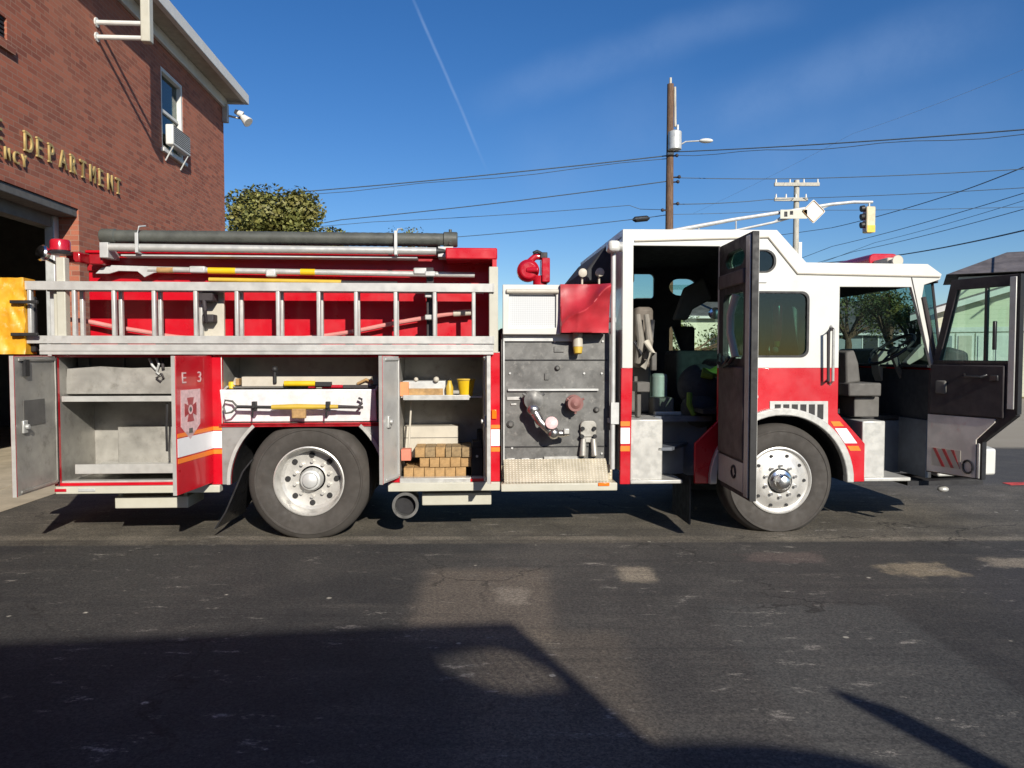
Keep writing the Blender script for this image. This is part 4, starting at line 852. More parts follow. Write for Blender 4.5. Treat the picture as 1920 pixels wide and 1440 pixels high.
b = MB(); b.plate([(bu0, .12), (bu1-.12, .2), (bu1, .5), (bu1, 1.9), (bu1-.12, 2.2), (bu0, 2.3)], Z(889, 1860, .25), Z(840, 1860, .25), ax='xy'); b.build('front_bumper', 'white', TR, .02)
# roof light bar
lb = L(1690, 487, .6); b = MB(); b.plate(rr(3.5, 3.8, 0, .13, .06), .5, 1.7); 
for v_ in b.bm.verts: v_.co.z += rt[2][1]+.03
b.build('light_bar', 'redlens', TR, .01)
b = MB(); u_, z_ = L(1670, 488, .3); b.box(u_-.06, u_+.06, .25, .5, rt[2][1], rt[2][1]+.09); b.lathe([(.03, 0), (.05, .06), (.06, .07), (.0, .071)], (u_, .25, rt[2][1]+.05), (0, -1, 0), 20); b.build('roof_siren', 'whiteplastic', TR, .012)
# crew step well
w0, w1 = U(1183, 830), U(1244, 830); zw1 = Z(787, 1210)
b = MB(); b.box(w0, w1, .03, .5, zf+.03, zw1); b.box(U(1620, 830), U(1663, 830), .03, .55, zf+.03, Z(790, 1640)); b.build('step_box', 'alulight', TR, .01)
b = MB(); b.box(w1, cr1+.05, .46, .5, zf, zfl-.002); b.box(w1, cr1+.05, .3, .5, zfl-.05, zfl-.001); b.box(U(1663, 830), dr1+.02, .5, .54, zf, zfl-.07); b.build('step_riser', 'bluegrey', TR)
b = MB(); b.box(U(1182, 895), U(1280, 895), .0, .46, zf-.0, zf+.035); b.box(U(1620, 895), U(1708, 895), .0, .5, zf-.0, zf+.035); b.build('lower_tread', 'alulight', TR, .008)
b = MB(); z_ = Z(840, 1240); b.plate([(U(1235, 840), .03), (U(1262, 840), .03), (U(1318, 880), .46), (U(1235, 840), .46)], z_-.03, z_, ax='xy'); b.box(U(1240, 840), U(1300, 860), .3, .46, zf+.04, z_-.03); b.build('middle_step', 'bluegrey', TR, .004)
b = MB(); b.box(U(1708, 900), U(1850, 900), .05, .5, zf-.05, zf-.01); b.build('lower_frame', 'dark', TR)
# ---------------- cab interior
def seat(x, v, z, facing, m='seat', w_=.48):
    b = MB(); s_ = facing
    b.box(x-.24, x+.24, v-w_/2, v+w_/2, z, z+.12); c = b.build('seat', m, TR, .055, seg=4)
    b = MB(); b.plate([(x-s_*.26, z+.08), (x-s_*.16, z+.08), (x-s_*.26, z+.72), (x-s_*.36, z+.72)], v-w_/2, v+w_/2); b.build('backrest', m, c, .035, seg=3)
    b = MB(); b.plate([(x-s_*.27, z+.74), (x-s_*.19, z+.74), (x-s_*.22, z+.9), (x-s_*.3, z+.9)], v-.14, v+.14); b.build('headrest', m, c, .02)
    b = MB(); b.box(x-.2, x+.2, v-.18, v+.18, z-.3, z); b.build('seat_base', 'cabgrey', c, .02)
seat(1.45, 1.9, 1.35, 1); seat(2.25, .75, 1.45, -1); seat(2.95, .62, 1.42, 1, 'darkseat'); seat(2.95, 1.95, 1.42, 1)
b = MB(); b.box(1.12, 1.42, .7, 1.6, zfl, zfl+.5); b.build('equipment_box', 'cabgrey', TR, .03)
b = MB(); b.plate([(1.75, zfl), (3.2, zfl), (3.2, zfl+.45), (3.0, zfl+.62), (1.75, zfl+.62)], .95, 1.5); b.build('engine_cover', 'seat', TR, .05)
# lower seat box seen through driver's door
b = MB(); x_ = U(1592, 740, .3); b.box(x_, U(1638, 740, .3), .2, .5, Z(782, 1600, .2), Z(744, 1600, .2)); b.build('seat_riser', 'cabgrey', TR, .01)
b = MB(); b.box(U(1583, 740, .2), U(1644, 740, .2), .12, .6, Z(743, 1600, .15), Z(718, 1600, .15)); b.build('seat_pan', 'cabgrey', TR, .015)
b = MB(); b.plate(P2((1576, 660), (1592, 656), (1600, 680), (1604, 716), (1576, 720), v=.3), .2, .55); b.build('seat_side', 'cabgrey', TR, .02)
# dash, steering wheel, column
b = MB(); b.plate(P2((1712, 650), (1750, 660), (1752, 780), (1690, 780), (1690, 700), v=.7), .15, 2.2); b.build('dashboard', 'seat', TR, .04)
b = MB(); x_, z_ = L(1672, 655, .55); T_ = Matrix.Translation((x_, .55, z_)) @ Matrix.Rotation(R(-38), 4, 'Y'); b.T = T_
ringp = [(.23*math.cos(2*math.pi*i/40), .23*math.sin(2*math.pi*i/40), 0) for i in range(41)]; b.tube(ringp, .016, 8); b.ball((0, 0, -.02), .06, 1, 1, .5)
for k in range(3): a = R(90+120*k); b.tube([(0, 0, -.02), (.22*math.cos(a), .22*math.sin(a), 0)], .012, 6)
b.build('steering_wheel', 'black', TR)
b = MB(); b.tube([(x_, .55, z_-.02), (x_+.15, .55, z_-.35), (x_+.2, .55, zfl)], .035); b.build('steering_column', 'cabgrey', TR)
b = MB(); b.plate(P2((1640, 662), (1652, 650), (1676, 660), (1672, 690), (1652, 720), (1644, 700), v=.9), .85, 1.0); b.build('map_panel', 'whiteplastic', TR, .01)
b = MB(); b.plate(P2((1692, 680), (1725, 645), (1728, 668), (1700, 684), v=.5), .45, .52); b.build('dash_paper_tray', 'whiteplastic', TR, .006)
# hardware around crew opening: harnesses and grab rail
b = MB()
for k, (px, y0_, y1_) in enumerate(((1196, 590, 680), (1212, 590, 672))):
    b.tube([(U(px, y0_, .4), .4, Z(y0_, px, .4)), (U(px, 640, .4)+.02, .36, Z(640, px, .4)), (U(px, y1_, .4), .42, Z(y1_, px, .4))], [.025, .035, .03], 10)
b.build('harness_strap', mat('soiled grey strap', (.2, .185, .16), .8, var=.2), TR)
cl_m = mat('brown grey webbing', (.14, .12, .1), .8, var=.3)
b = MB(); b.tube([(U(1190, 660, .4), .4, Z(640, 1190, .4)), (U(1200, 690, .4), .35, Z(665, 1200, .4)), (U(1218, 700, .4), .38, Z(650, 1218, .4)), (U(1224, 700, .4), .42, Z(600, 1224, .4))], .022, 8); b.build('air_hose', 'blackgloss', TR)
b = MB(); b.tube([(U(1206, 690, .3), .3, Z(690, 1206, .3)), (U(1222, 680, .3), .28, Z(662, 1222, .3)), (U(1214, 650, .3), .34, Z(640, 1214, .3))], .03, 10); b.build('air_mask', 'whiteplastic', TR)
b = MB(); b.box(U(1192, 620, .5), U(1226, 620, .5), .5, .7, Z(690, 1200, .5), Z(575, 1200, .5)); b.build('seat_frame', cl_m, TR, .04)
b = MB(); b.cyl((U(1236, 700, .8), .8, Z(770, 1236, .8)), (U(1236, 700, .8), .8, Z(700, 1236, .8)), .08, n=20); b.build('air_cylinder', 'galv', TR, .03)
b = MB(); b.box(U(1222, 770, .6), U(1262, 770, .6), .55, .9, Z(783, 1240, .6), Z(745, 1240, .6)); b.build('floor_box', 'cabgrey', TR, .02)
b = MB(); b.box(U(1228, 778, .5), U(1300, 778, .5), .5, .56, Z(784, 1260, .5), Z(772, 1260, .5)); b.build('floor_edge', 'alulight', TR, .01)
b = MB(); b.box(U(1190, 700, .25), U(1214, 700, .25), .15, .4, Z(735, 1200, .2), Z(716, 1200, .2)); b.box(U(1192, 740, .25), U(1200, 740, .25), .2, .3, zfl, Z(735, 1200, .2)); b.box(U(1222, 650, .3), U(1232, 650, .3), .3, .36, Z(695, 1225, .3), Z(660, 1225, .3)); b.build('harness_mount', 'cabgrey', TR, .01)
b = MB(); p_ = [L(1283, 540, 1.2), L(1320, 520, 1.2), L(1336, 560, 1.2), L(1300, 580, 1.2), L(1290, 600, 1.2), L(1262, 600, 1.2)]; b.plate(p_, 1.2, 1.26); b.build('partition_panel', 'cabgrey', TR, .02)
b = MB(); u_, z_ = L(1338, 588, .3); b.lathe([(0, 0), (.05, 0), (.055, .05), (.03, .06), (0, .06)], (u_, .3, z_), (0, -1, 0), 20); b.build('map_lamp', 'chrome', TR)
# ---------------- crew door
def door_shape_z(s_, pts): pass
zct, zcb = Z(463, 1347), Z(905, 1347); cw = .85
T5 = door(cr1, False, 87.5)
cd = [(0, zcb), (cw, zcb), (cw, zct), (0, zct)]
# hinge-side lower corner is cut for the wheel arch
cd = [(.0, zcb+.12), (.1, zcb), (cw, zcb), (cw, zct), (0, zct)]
w_up = rr(.16, .68, Z(512, 1347), zct-.09, .12, 8); w_lo = rr(.12, .66, belt+.09, Z(556, 1347), .06)
b = MB(T5); b.plate(cd, .0, .05, [w_up, w_lo]); cdo = b.build('crew_door', 'charcoal', TR, .004)
b = MB(T5); b.plate([(x, z) for x, z in cd], .0505, .056, [w_up, w_lo]); b.build('door_skin', 'white', cdo)
b = MB(T5); b.box(cw+.0005, cw+.014, -.004, .05, zcb, zct); b.build('door_seal', 'black', cdo, .003)
b = MB(T5); b.box(cw-.11, cw-.012, -.014, -.001, zcb+.02, zct-.02); b.build('door_edge_trim', 'alu', cdo, .004)
b = MB(T5); b.plate(w_up, .02, .026); b.plate(w_lo, .02, .026); b.build('door_glass', 'glassgreen', cdo)
b = MB(T5); b.plate([(.06, Z(545, 1347)), (.72, Z(545, 1347)), (.72, Z(520, 1347)), (.06, Z(520, 1347))], -.03, -.001); b.box(.06, .72, -.02, -.001, zcb+.3, belt+.02); b.build('door_panel', mat('brown grey door card', (.10, .085, .08), .75, var=.25, sc=4), cdo, .01)
b = MB(T5); b.box(.06, .72, -.012, -.001, zcb+.04, zcb+.28); b.build('kick_panel', 'alu', cdo, .008)
b = MB(T5); b.tube([(.12, -.03, belt+.12), (.2, -.06, belt+.05), (.35, -.06, belt+.02), (.5, -.06, belt+.05), (.56, -.03, belt+.12)], .018); b.tube([(.3, -.05, belt+.1), (.38, -.07, belt+.03), (.46, -.05, belt+.1)], .015); b.build('pull_handle', 'blackgloss', cdo)
b = MB(T5); b.tube([(.55, -.03, Z(556, 1347)-.03), (.5, -.055, belt+.45), (.5, -.055, belt+.3), (.56, -.03, belt+.1)], .032); b.build('pale_bar', 'whiteplastic', cdo)  # pale bent bar in front of the lower pane
b = MB(T5); b.tube([(.5+.05*math.cos(R(a)), -.016, zcb+.18+.05*math.sin(R(a))) for a in range(0, 361, 30)], .01, 6); b.build('door_reflector', 'charcoal', cdo)
# ---------------- driver's door
T6 = door(U(1738, 800), False, 111); dw = .78
zdt, zdb = Z(529, 1745), Z(884, 1738)
dp = [(0, zdb), (.50, zdb), (.50, zdb+.33), (dw, zdb+.58), (dw, zdt), (.20, zdt), (.03, belt), (0, belt-.05)]
wd = [(.10, belt+.07), (dw-.07, belt+.07), (dw-.07, zdt-.09), (.255, zdt-.09)]
b = MB(T6); b.plate(dp, 0, .05, [wd]); ddo = b.build('driver_door', 'charcoal', TR, .004)
b = MB(T6); b.plate(dp, .0505, .056, [wd]); b.build('door_skin', 'white', ddo)
b = MB(T6); b.plate(wd, .02, .026); b.build('door_glass', 'glassgreen', ddo)
b = MB(T6); b.box(.5, .525, .0, .03, belt+.06, zdt-.08); b.box(.06, dw-.06, -.004, 0, belt+.045, belt+.07); b.build('window_bar', 'blackgloss', ddo, .004)
b = MB(T6); b.box(dw-.065, dw-.012, -.014, -.001, zdb+.62, zdt-.02); b.box(.475, .497, -.014, -.001, zdb+.01, zdb+.31); b.build('door_edge_trim', 'alu', ddo, .004)
sealp = [(.50, zdb), (.50, zdb+.33), (dw, zdb+.58), (dw, zdt)]
b = MB(T6)
for a_, c_ in zip(sealp, sealp[1:]):
    d_ = Vector((c_[0]-a_[0], c_[1]-a_[1])).normalized(); n_ = Vector((d_.y, -d_.x))*.016; n0 = Vector((d_.y, -d_.x))*.001
    b.plate([(a_[0]+n0.x, a_[1]+n0.y), (c_[0]+n0.x, c_[1]+n0.y), (c_[0]+n_.x, c_[1]+n_.y), (a_[0]+n_.x, a_[1]+n_.y)], -.005, .05)
b.build('door_seal', 'black', ddo)
b = MB(T6); b.box(.03, dw-.09, -.02, -.001, zdb+.54, belt+.03); b.build('door_panel', 'charcoal', ddo, .012)
b = MB(T6); b.plate([(.01, zdb+.01), (.465, zdb+.01), (.465, zdb+.34), (.62, zdb+.50), (.62, zdb+.53), (.01, zdb+.53)], -.012, -.001); kp = b.build('kick_panel', mat('soiled pale door panel', (.62, .58, .52), .5, var=.15, sc=5, dirt=(.6, .32, .27), drt=.25), ddo, .004)
b = MB(T6); b.box(.06, .33, -.0155, -.0125, zdb+.07, zdb+.23); hp = b.build('hazard_decal', 'whiteplastic', kp)
b = MB(T6)
for k in range(3):
    x_ = .07+k*.085; b.plate([(min(x_+.09, .33), zdb+.07), (min(x_+.12, .33), zdb+.07), (x_+.03, zdb+.23), (x_, zdb+.23)], -.018, -.0158)
b.build('hazard_stripe', 'darkred', hp)
b = MB(T6); b.tube([(.40+.045*math.cos(R(a)), -.02, zdb+.1+.055*math.sin(R(a))) for a in range(0, 361, 24)], .009, 6); b.build('door_reflector', 'blackgloss', kp)
b = MB(T6); b.box(.1, .2, -.05, -.02, zdb+.72, zdb+.84); b.build('door_pocket_latch', 'cabgrey', ddo, .02)
b = MB(T6); b.tube([(.35, -.02, belt-.05), (.38, -.06, belt-.07), (.52, -.06, belt-.07), (.55, -.02, belt-.05)], .012); b.box(.58, .65, -.04, -.02, belt-.1, belt-.05); b.box(.59, .615, -.03, .0, belt+.16, belt+.4); b.build('door_handle', 'blackgloss', ddo, .006)
b = MB(); u_, z_ = L(1768, 917, .1); b.ball((u_, .1, z_), .04, 1.3, 1, .7); b.build('fog_lamp', 'alulight', TR)
# ================================================================== things carried by the engine
def TL(u, v, z): return Matrix.Translation((0, Y0, 0)) @ Matrix.Rotation(TH, 4, 'Z') @ Vector((u, v, z))
def carried(name, u, v, z, label, cat, group=None): return empty(name, TL(u, v, z), TH, label, cat, group)
# ladders: local x along the truck, z up, origin at the left foot of the ladder
zt0, zt1 = Z(546, 500), Z(530, 500); zl_0, zl_1 = Z(645, 500)+.003, Z(630, 500)
def ladder(px0, px1, v, rungs, label, m='alu'):
    u0, u1 = U(px0, 540), U(px1, 540); o = carried('ladder', u0, v, zl_0, label, 'ladder', 'ladders hung on the side of the fire engine')
    ln = u1-u0
    for z0, z1 in ((0, zl_1-zl_0), (zt0-zl_0, zt1-zl_0)):
        b = MB(); h = z1-z0; c = (z0+z1)/2
        b.plate([(-.0, z0), (.06, z0), (.06, z0+.012), (.014, z0+.012), (.014, z1-.012), (.06, z1-.012), (.06, z1), (0, z1)], 0, ln, ax='yz'); b.build('rail', m, o, .002)
    for px in rungs:
        x = U(px, 590)-u0; b = MB(); b.box(x-.017, x+.017, .004, .05, zl_1-zl_0-.004, zt0-zl_0+.004); b.build('rung', m, o, .009)
    for x in (0, ln):
        for z0, z1 in ((0, zl_1-zl_0), (zt0-zl_0, zt1-zl_0)): b = MB(); b.box(x-.012 if x == 0 else x, x if x == 0 else x+.012, .0, .064, z0-.003, z1+.003); b.build('rail_cap', 'black' if x == 0 else m, o, .003)
    return o
ru = [58, 141, 215, 290, 368, 445, 522, 598, 668, 742, 815, 888]
ladder(48, 924, -.03, ru, 'outer straight aluminium ladder on the near side, its end poking past the rear post')
ladder(78, 905, .1, ru[1:-1], 'inner aluminium ladder hanging right behind the outer ladder')
# hard suction hose and tubes on top
zh = Z(446, 500, .22)
o = carried('suction_hose', U(190, 445, .22), .22, zh, 'thick dark grey hard suction hose lying along the top of the engine', 'hose')
ln = U(858, 445, .22)-U(190, 445, .22)
pf = [(0, 0), (.06, 0), (.066, .01), (.066, .12), (.055, .13)]+[(.055+.0022*(k % 2), .13+.035*k) for k in range(1, int((ln-.26)/.035))]+[(.055, ln-.13), (.068, ln-.12), (.068, ln-.01), (.06, ln), (0, ln)]
b = MB(); b.lathe(pf, (0, 0, 0), (1, 0, 0), 28); b.build('hose_body', 'greyhose', o)
for k in range(3): 
    a = R(90+120*k); b = MB(); b.cyl((ln-.065, .06*math.cos(a), .06*math.sin(a)), (ln-.065, .09*math.cos(a), .09*math.sin(a)), .014); b.build('coupling_lug', 'greyhose', o)
o2 = carried('suction_hose', U(205, 440, .45), .42, zh+.02, 'second dark hard suction hose lying right behind the first on top of the engine', 'hose'); b = MB(); b.lathe([(q, h*.96) for q, h in pf], (0, 0, 0), (1, 0, 0), 24); b.build('hose_body', 'greyhose', o2)
zs_ = Z(467, 500, .2)
o = carried('roof_pole', U(206, 465, .17), .17, zs_, 'long silvery white tube clamped just under the dark suction hose', 'pole')
ln2 = U(818, 467, .17)-U(206, 465, .17)
b = MB(); b.cyl((0, 0, 0), (ln2, 0, -.01), .034, n=20); b.build('tube', 'alulight', o)
b = MB(); b.cyl((ln2, 0, -.01), (ln2+.16, .02, -.01), .03, .02); b.build('tip', 'black', o)
# hose brackets are parts of the engine
b = MB()
for px in (258, 742):
    u_ = U(px, 460, .15); b.box(u_-.012, u_+.016, .12, .134, zs_-.05, zh+.06 if px == 742 else zh+.02); b.box(u_-.012, u_+.016, .134, .3, zs_-.055, zs_-.04); b.tube([(u_, .134, zh+.0), (u_+.02, .14, zh+.075), (u_+.05, .2, zh+.09)], .008)
b.box(U(206, 480), U(780, 480), .2, .36, zs_-.07, zs_-.056)
b.box(U(196, 480, .25), U(212, 480, .25), .16, .5, zs_-.09, zh-.06).box(U(822, 480, .25), U(850, 480, .25), .16, .5, zs_-.06, zh-.07)
b.build('hose_bracket', 'galv', TR, .003)
# pike poles
zp_ = Z(509, 500, .3)
o = carried('pike_pole', U(180, 515, .3), .3, zp_, 'silver pike pole with yellow bands and a hooked blade, above the ladders', 'pike pole')
L0 = U(300, 509, .3)-U(180, 509, .3); L1 = U(890, 509, .3)-U(180, 509, .3)
b = MB(); b.cyl((L0-.1, 0, .012), (L1, 0, -.02), .026, n=16); b.build('shaft', 'alulight', o)
b = MB(); b.plate([(0, -.03), (.05, .02), (.14, .045), (L0, .035), (L0, -.012), (.5, -.02), (.42, -.06), (.40, -.04), (.36, -.008), (.2, -.005), (.12, -.03)], -.012, .012); b.build('hook', 'galv', o, .003)
for x0_, x1_, m_ in ((L0-.02+.0, L0+.12, 'tan'), (L0+.42, L0+.66, 'yellowplastic'), (L0+1.23, L0+1.36, 'yellowplastic')):
    b = MB(); b.cyl((x0_, 0, .012-.008*x0_), (x1_, 0, .012-.008*x1_), .0285, n=16); b.build('grip_band', m_, o)
b = MB()
for px in (372, 790, 508): u_ = U(px, 508, .3); b.box(u_-.07, u_+.07, .262, .34, zp_-.02, zp_+.04) if px != 508 else b.box(u_-.04, u_+.05, .262, .33, zp_-.05, zp_+.02)
b.build('pole_clip', 'galv', TR, .012)
zq = Z(525, 500, .3)
o = carried('wooden_handle_pole', U(392, 525, .3), .3, zq, 'yellowish wooden pole tucked between the pike pole and the ladder', 'pole')
ln = U(640, 525, .3)-U(392, 525, .3); b = MB(); b.cyl((0, 0, 0), (ln, 0, -.015), .02, n=12); b.build('shaft', 'yellow', o); b = MB(); b.cyl((ln, 0, -.015), (ln+.5, 0, -.02), .016, n=12); b.build('socket', 'black', o)
# faded rope sagging inside the rack
def rope(name, pts, v, r, m, label, cat):
    q = [L(px, py, v) for px, py in pts]; o = carried(name, q[0][0], v, q[0][1], label, cat); P_ = [Vector((a-q[0][0], 0, c-q[0][1])) for a, c in q]
    # smooth by Catmull-Rom
    out = []
    for i in range(len(P_)-1):
        p0, p1, p2, p3 = P_[max(i-1, 0)], P_[i], P_[i+1], P_[min(i+2, len(P_)-1)]
        for k in range(5):
            t = k/5; out.append(.5*((2*p1)+(-p0+p2)*t+(2*p0-5*p1+4*p2-p3)*t*t+(-p0+3*p1-3*p2+p3)*t**3))
    out.append(P_[-1]); b = MB(); b.tube(out, r, 8); b.build('line', m, o); return o, out
o, pr = rope('booster_line', [(122, 598), (165, 603), (215, 613), (270, 622), (330, 632), (420, 637), (520, 637), (590, 632), (660, 622), (740, 606), (810, 594), (850, 588)], .3, .02, 'rope', 'faded red hose line sagging behind the ladder rungs', 'hose')
b = MB(); e_ = pr[-1]; b.cyl(e_, e_+Vector((.16, 0, .012)), .03, n=14); b.build('nozzle', 'whiteplastic', o)
# yellow vinyl cover at the tail
yc0, yc1 = U(-80, 600, -.05), U(47, 600, -.05); yz0, yz1 = Z(664, 20, -.05), Z(521, 20, -.05)
YD = .16
o = carried('yellow_cover', yc0, -.05, yz0, 'bright yellow vinyl cover bundled at the tail of the fire engine', 'tarpaulin')
b = MB(); nx, nz = 34, 30; w_, h_ = yc1-yc0, yz1-yz0
from mathutils import noise as mn
def cloth(u, v): return .025*mn.noise(Vector((u*7, v*5, .3)))+.012*mn.noise(Vector((u*16+v*9, v*12, 2)))
Gd = [[b.v((w_*i/nx-.02*abs(mn.noise(Vector((i*.3, j*.5, 0))))*(i == nx), cloth(i/nx, j/nz)-.0, h_*j/nz+.02*mn.noise(Vector((i*.2, 9, j*.1)))*(j == nz))) for j in range(nz+1)] for i in range(nx+1)]
Bk = [[b.v((w_*i/nx, YD, h_*j/nz)) for j in (0, nz)] for i in (0, nx)]
for i in range(nx):
    for j in range(nz): b.bm.faces.new((Gd[i][j], Gd[i+1][j], Gd[i+1][j+1], Gd[i][j+1]))
b.bm.faces.new([Gd[nx][j] for j in range(nz+1)]+[Bk[1][1], Bk[1][0]]); b.bm.faces.new([Gd[0][j] for j in range(nz+1)]+[Bk[0][1], Bk[0][0]])
b.bm.faces.new([Gd[i][nz] for i in range(nx+1)]+[Bk[1][1], Bk[0][1]]); b.bm.faces.new([Gd[i][0] for i in range(nx+1)]+[Bk[1][0], Bk[0][0]])
b.bm.faces.new([Bk[0][0], Bk[0][1], Bk[1][1], Bk[1][0]]); b.build('fabric', 'tarpy', o, ang=60)
# red vinyl cover over the crosslay gauges
ru0, ru1 = U(1051, 580, -.02), U(1140, 580, -.02); rz0, rz1 = Z(624, 1090, -.02), Z(533, 1090, -.02)
o = carried('red_cover', ru0, -.02, rz0, 'wrinkled red vinyl cover hung beside the white grille frame', 'tarpaulin')
b = MB(); nx = nz = 40; w_, h_ = ru1-ru0, rz1-rz0
def cl2(s_, t_): 
    d = (t_-.12)-(s_*.82+.05*math.sin(s_*9)); r_ = -.15*math.exp(-d/.14) if d > 0 else -.15*math.exp(d/.6)
    return r_*(.35+.65*min(1, s_*3))+.012*mn.noise(Vector((s_*3, t_*4, 4)))+.02*math.exp(-((s_-.28)**2+(t_-.35)**2)*30)
G0 = [[b.v((w_*i/nx, cl2(i/nx, j/nz), h_*j/nz)) for j in range(nz+1)] for i in range(nx+1)]; G1 = [[b.v((w_*i/nx, .10, h_*j/nz)) for j in range(nz+1)] for i in range(nx+1)]
for i in range(nx):
    for j in range(nz): b.bm.faces.new((G0[i][j], G0[i+1][j], G0[i+1][j+1], G0[i][j+1])); b.bm.faces.new((G1[i][j], G1[i+1][j], G1[i+1][j+1], G1[i][j+1]))
for i in range(nx):
    for j in (0, nz): b.bm.faces.new((G0[i][j], G0[i+1][j], G1[i+1][j], G1[i][j])); b.bm.faces.new((G0[j][i], G0[j][i+1], G1[j][i+1], G1[j][i]))
b.build('fabric', 'tarpr', o, ang=80)
u_, z_ = L(1084, 640, .02); o = carried('hose_nozzle', u_, .05, z_-.08, 'cream hose nozzle with a brass tip hanging below the red cover', 'nozzle')
b = MB(); b.cyl((-.0, 0, .16), (0, -.01, .03), .042, .046, 16); b.build('barrel', 'whiteplastic', o, .004); b = MB(); b.cyl((0, -.01, .03), (0, -.02, -.03), .045, .035, 16); b.build('tip', 'yellow', o, .004)
# tool on the tilting board
def Bp(px, py, off=-.035):          # a point on the tilted board
    u_, z_ = L(px, py, -.06); return (u_, -.03+(-.28)*(z_-zt_)*-1+off if False else -.03+.28*(z_-zt_)+off, z_)
a = Bp(422, 760); o = carried('pry_tool', a[0], a[1], a[2], 'long black and yellow pry tool with a D-shaped handle clipped to the pale board', 'hand tool')
def rel(p): return Vector(p)-Vector(a)
b = MB(); b.tube([rel(Bp(448, 762)), rel(Bp(512, 763))], .014, 10); b.build('shaft', 'black', o)
b = MB(); b.tube([rel(Bp(512, 763)), rel(Bp(560, 762)), rel(Bp(636, 762))], [.021, .025, .018], 12); b.build('grip', 'yellow', o)
b = MB(); b.tube([rel(Bp(636, 762)), rel(Bp(682, 763))], [.016, .012], 8); b.tube([rel(Bp(672, 763)), rel(Bp(680, 756)), rel(Bp(679, 748)), rel(Bp(673, 746))], .01, 8); b.build('hook', 'charcoal', o)
b = MB(); b.tube([rel(Bp(448, 762)), rel(Bp(438, 752)), rel(Bp(424, 750)), rel(Bp(422, 762)), rel(Bp(427, 774)), rel(Bp(438, 772)), rel(Bp(448, 762))], .009, 8); b.build('handle', 'greyhose', o)
b = MB()
for px in (480, 617):
    p = Bp(px, 762, -.03); b.box(p[0]-.018, p[0]+.018, p[1]-.03, p[1]+.02, p[2]-.035, p[2]+.045); b.cyl((p[0], p[1]-.03, p[2]), (p[0], p[1]-.05, p[2]), .014)
    b.tube([(p[0]-.01, p[1]-.02, p[2]), (p[0]-.015, p[1]-.02, p[2]-.09)], .009, 6)
b.build('tool_clip', 'black', brd, .003)
p = Bp(563, 776, -.01); b = MB(); b.box(p[0]-.06, p[0]+.06, p[1]-.03, p[1]+.01, p[2]-.035, p[2]+.05); b.build('tool_rest', 'tan', brd, .01)
# tools above the board
def item(name, label, cat, px, py, v, parts, group=None):
    u_, z_ = L(px, py, v); o = carried(name, u_, v, z_, label, cat, group)
    for nm, m_, fn in parts: b = MB(); fn(b); b.build(nm, m_, o, .004)
    return o
sv = .13
item('breathing_tool_bar', 'long off white bar tool lying in the compartment above the rear wheel', 'hand tool', 455, 718, sv,
     [('bar', 'whiteplastic', lambda b: b.box(0, 1.12, -.03, .06, -.03, .055)), ('yellow_sleeve', 'yellowplastic', lambda b: b.cyl((.37, -.055, -.005), (.64, -.055, -.005), .024)), ('black_post', 'black', lambda b: (b.cyl((.29, -.05, .0), (.29, -.05, .1), .016), b.ball((.29, -.05, .12), .03), b.box(.64, .78, -.08, -.03, -.03, .01))), ('end_claw', 'tan', lambda b: (b.tube([(1.0, -.04, -.01), (1.08, -.06, .03), (1.14, -.05, .0)], .014), b.box(-.05, -.02, -.04, .05, -.02, .04)))])
item('yellow_nozzle', 'short yellow nozzle with cream top at the left end above the board', 'nozzle', 435, 722, sv, [('body', 'yellowplastic', lambda b: b.cyl((0, 0, -.03), (0, 0, .03), .035, .028)), ('cap', 'whiteplastic', lambda b: b.cyl((.03, .0, .0), (.05, 0, .06), .03, .025))])
item('red_handle_tool', 'slim red handled tool in front of the off white bar above the board', 'hand tool', 578, 725, .09, [('handle', 'redlens', lambda b: b.cyl((0, 0, 0), (.3, 0, 0), .016)), ('collar', 'whiteplastic', lambda b: b.cyl((.07, -.002, 0), (.12, -.002, 0), .02)), ('blade', 'charcoal', lambda b: b.box(.3, .52, -.008, .008, -.015, .015))])
# right compartment: top shelf
sv = .12
item('grey_tray_box', 'grey plastic tray standing on the shelf of the right compartment', 'box', 755, 743, .16, [('tray', 'galv', lambda b: b.box(0, .38, 0, .3, 0, .135)), ('front_strip', 'tan', lambda b: b.box(.0, .36, -.03, -.001, .0, .07)), ('knob', 'whiteplastic', lambda b: (b.ball((.3, -.02, .15), .026), b.ball((.12, .0, .15), .02)))])
item('orange_block', 'small orange block at the left end of the upper shelf, right compartment', 'block', 749, 743, .1, [('block', 'orangetan', lambda b: b.box(0, .08, 0, .1, 0, .125))])
item('yellow_bottle', 'slim yellow bottle standing left of the yellow bucket', 'bottle', 843, 743, .12, [('body', 'yellow', lambda b: b.lathe([(0, 0), (.032, 0), (.034, .08), (.02, .12), (.018, .14), (0, .14)], (0, 0, 0), (0, 0, 1), 16)), ('cap', 'black', lambda b: b.cyl((0, 0, .14), (0, 0, .155), .015))])
item('yellow_bucket', 'bright yellow tapered bucket on the upper shelf of the right compartment', 'bucket', 874, 743, .14, [('pail', 'yellowplastic', lambda b: b.lathe([(0, 0), (.056, 0), (.08, .15), (.075, .15), (.052, .01), (0, .01)], (0, 0, 0), (0, 0, 1), 28)), ('rim', 'yellow', lambda b: b.lathe([(.079, .143), (.085, .143), (.085, .155), (.079, .155)], (0, 0, 0), (0, 0, 1), 28, closed=True))])
item('white_case', 'off white case lying behind the wooden blocks in the right compartment', 'case', 758, 834, .38, [('case', 'whiteplastic', lambda b: b.box(0, .5, 0, .2, -.12, .17)), ('lid_seam', 'cabgrey', lambda b: b.box(-.001, .501, -.003, .19, .06, .067))])
item('thin_pole', 'thin pale rod leaning inside the right compartment', 'rod', 766, 845, .2, [('rod', 'whiteplastic', lambda b: b.cyl((0, 0, 0), (.025, .05, .46), .009))])
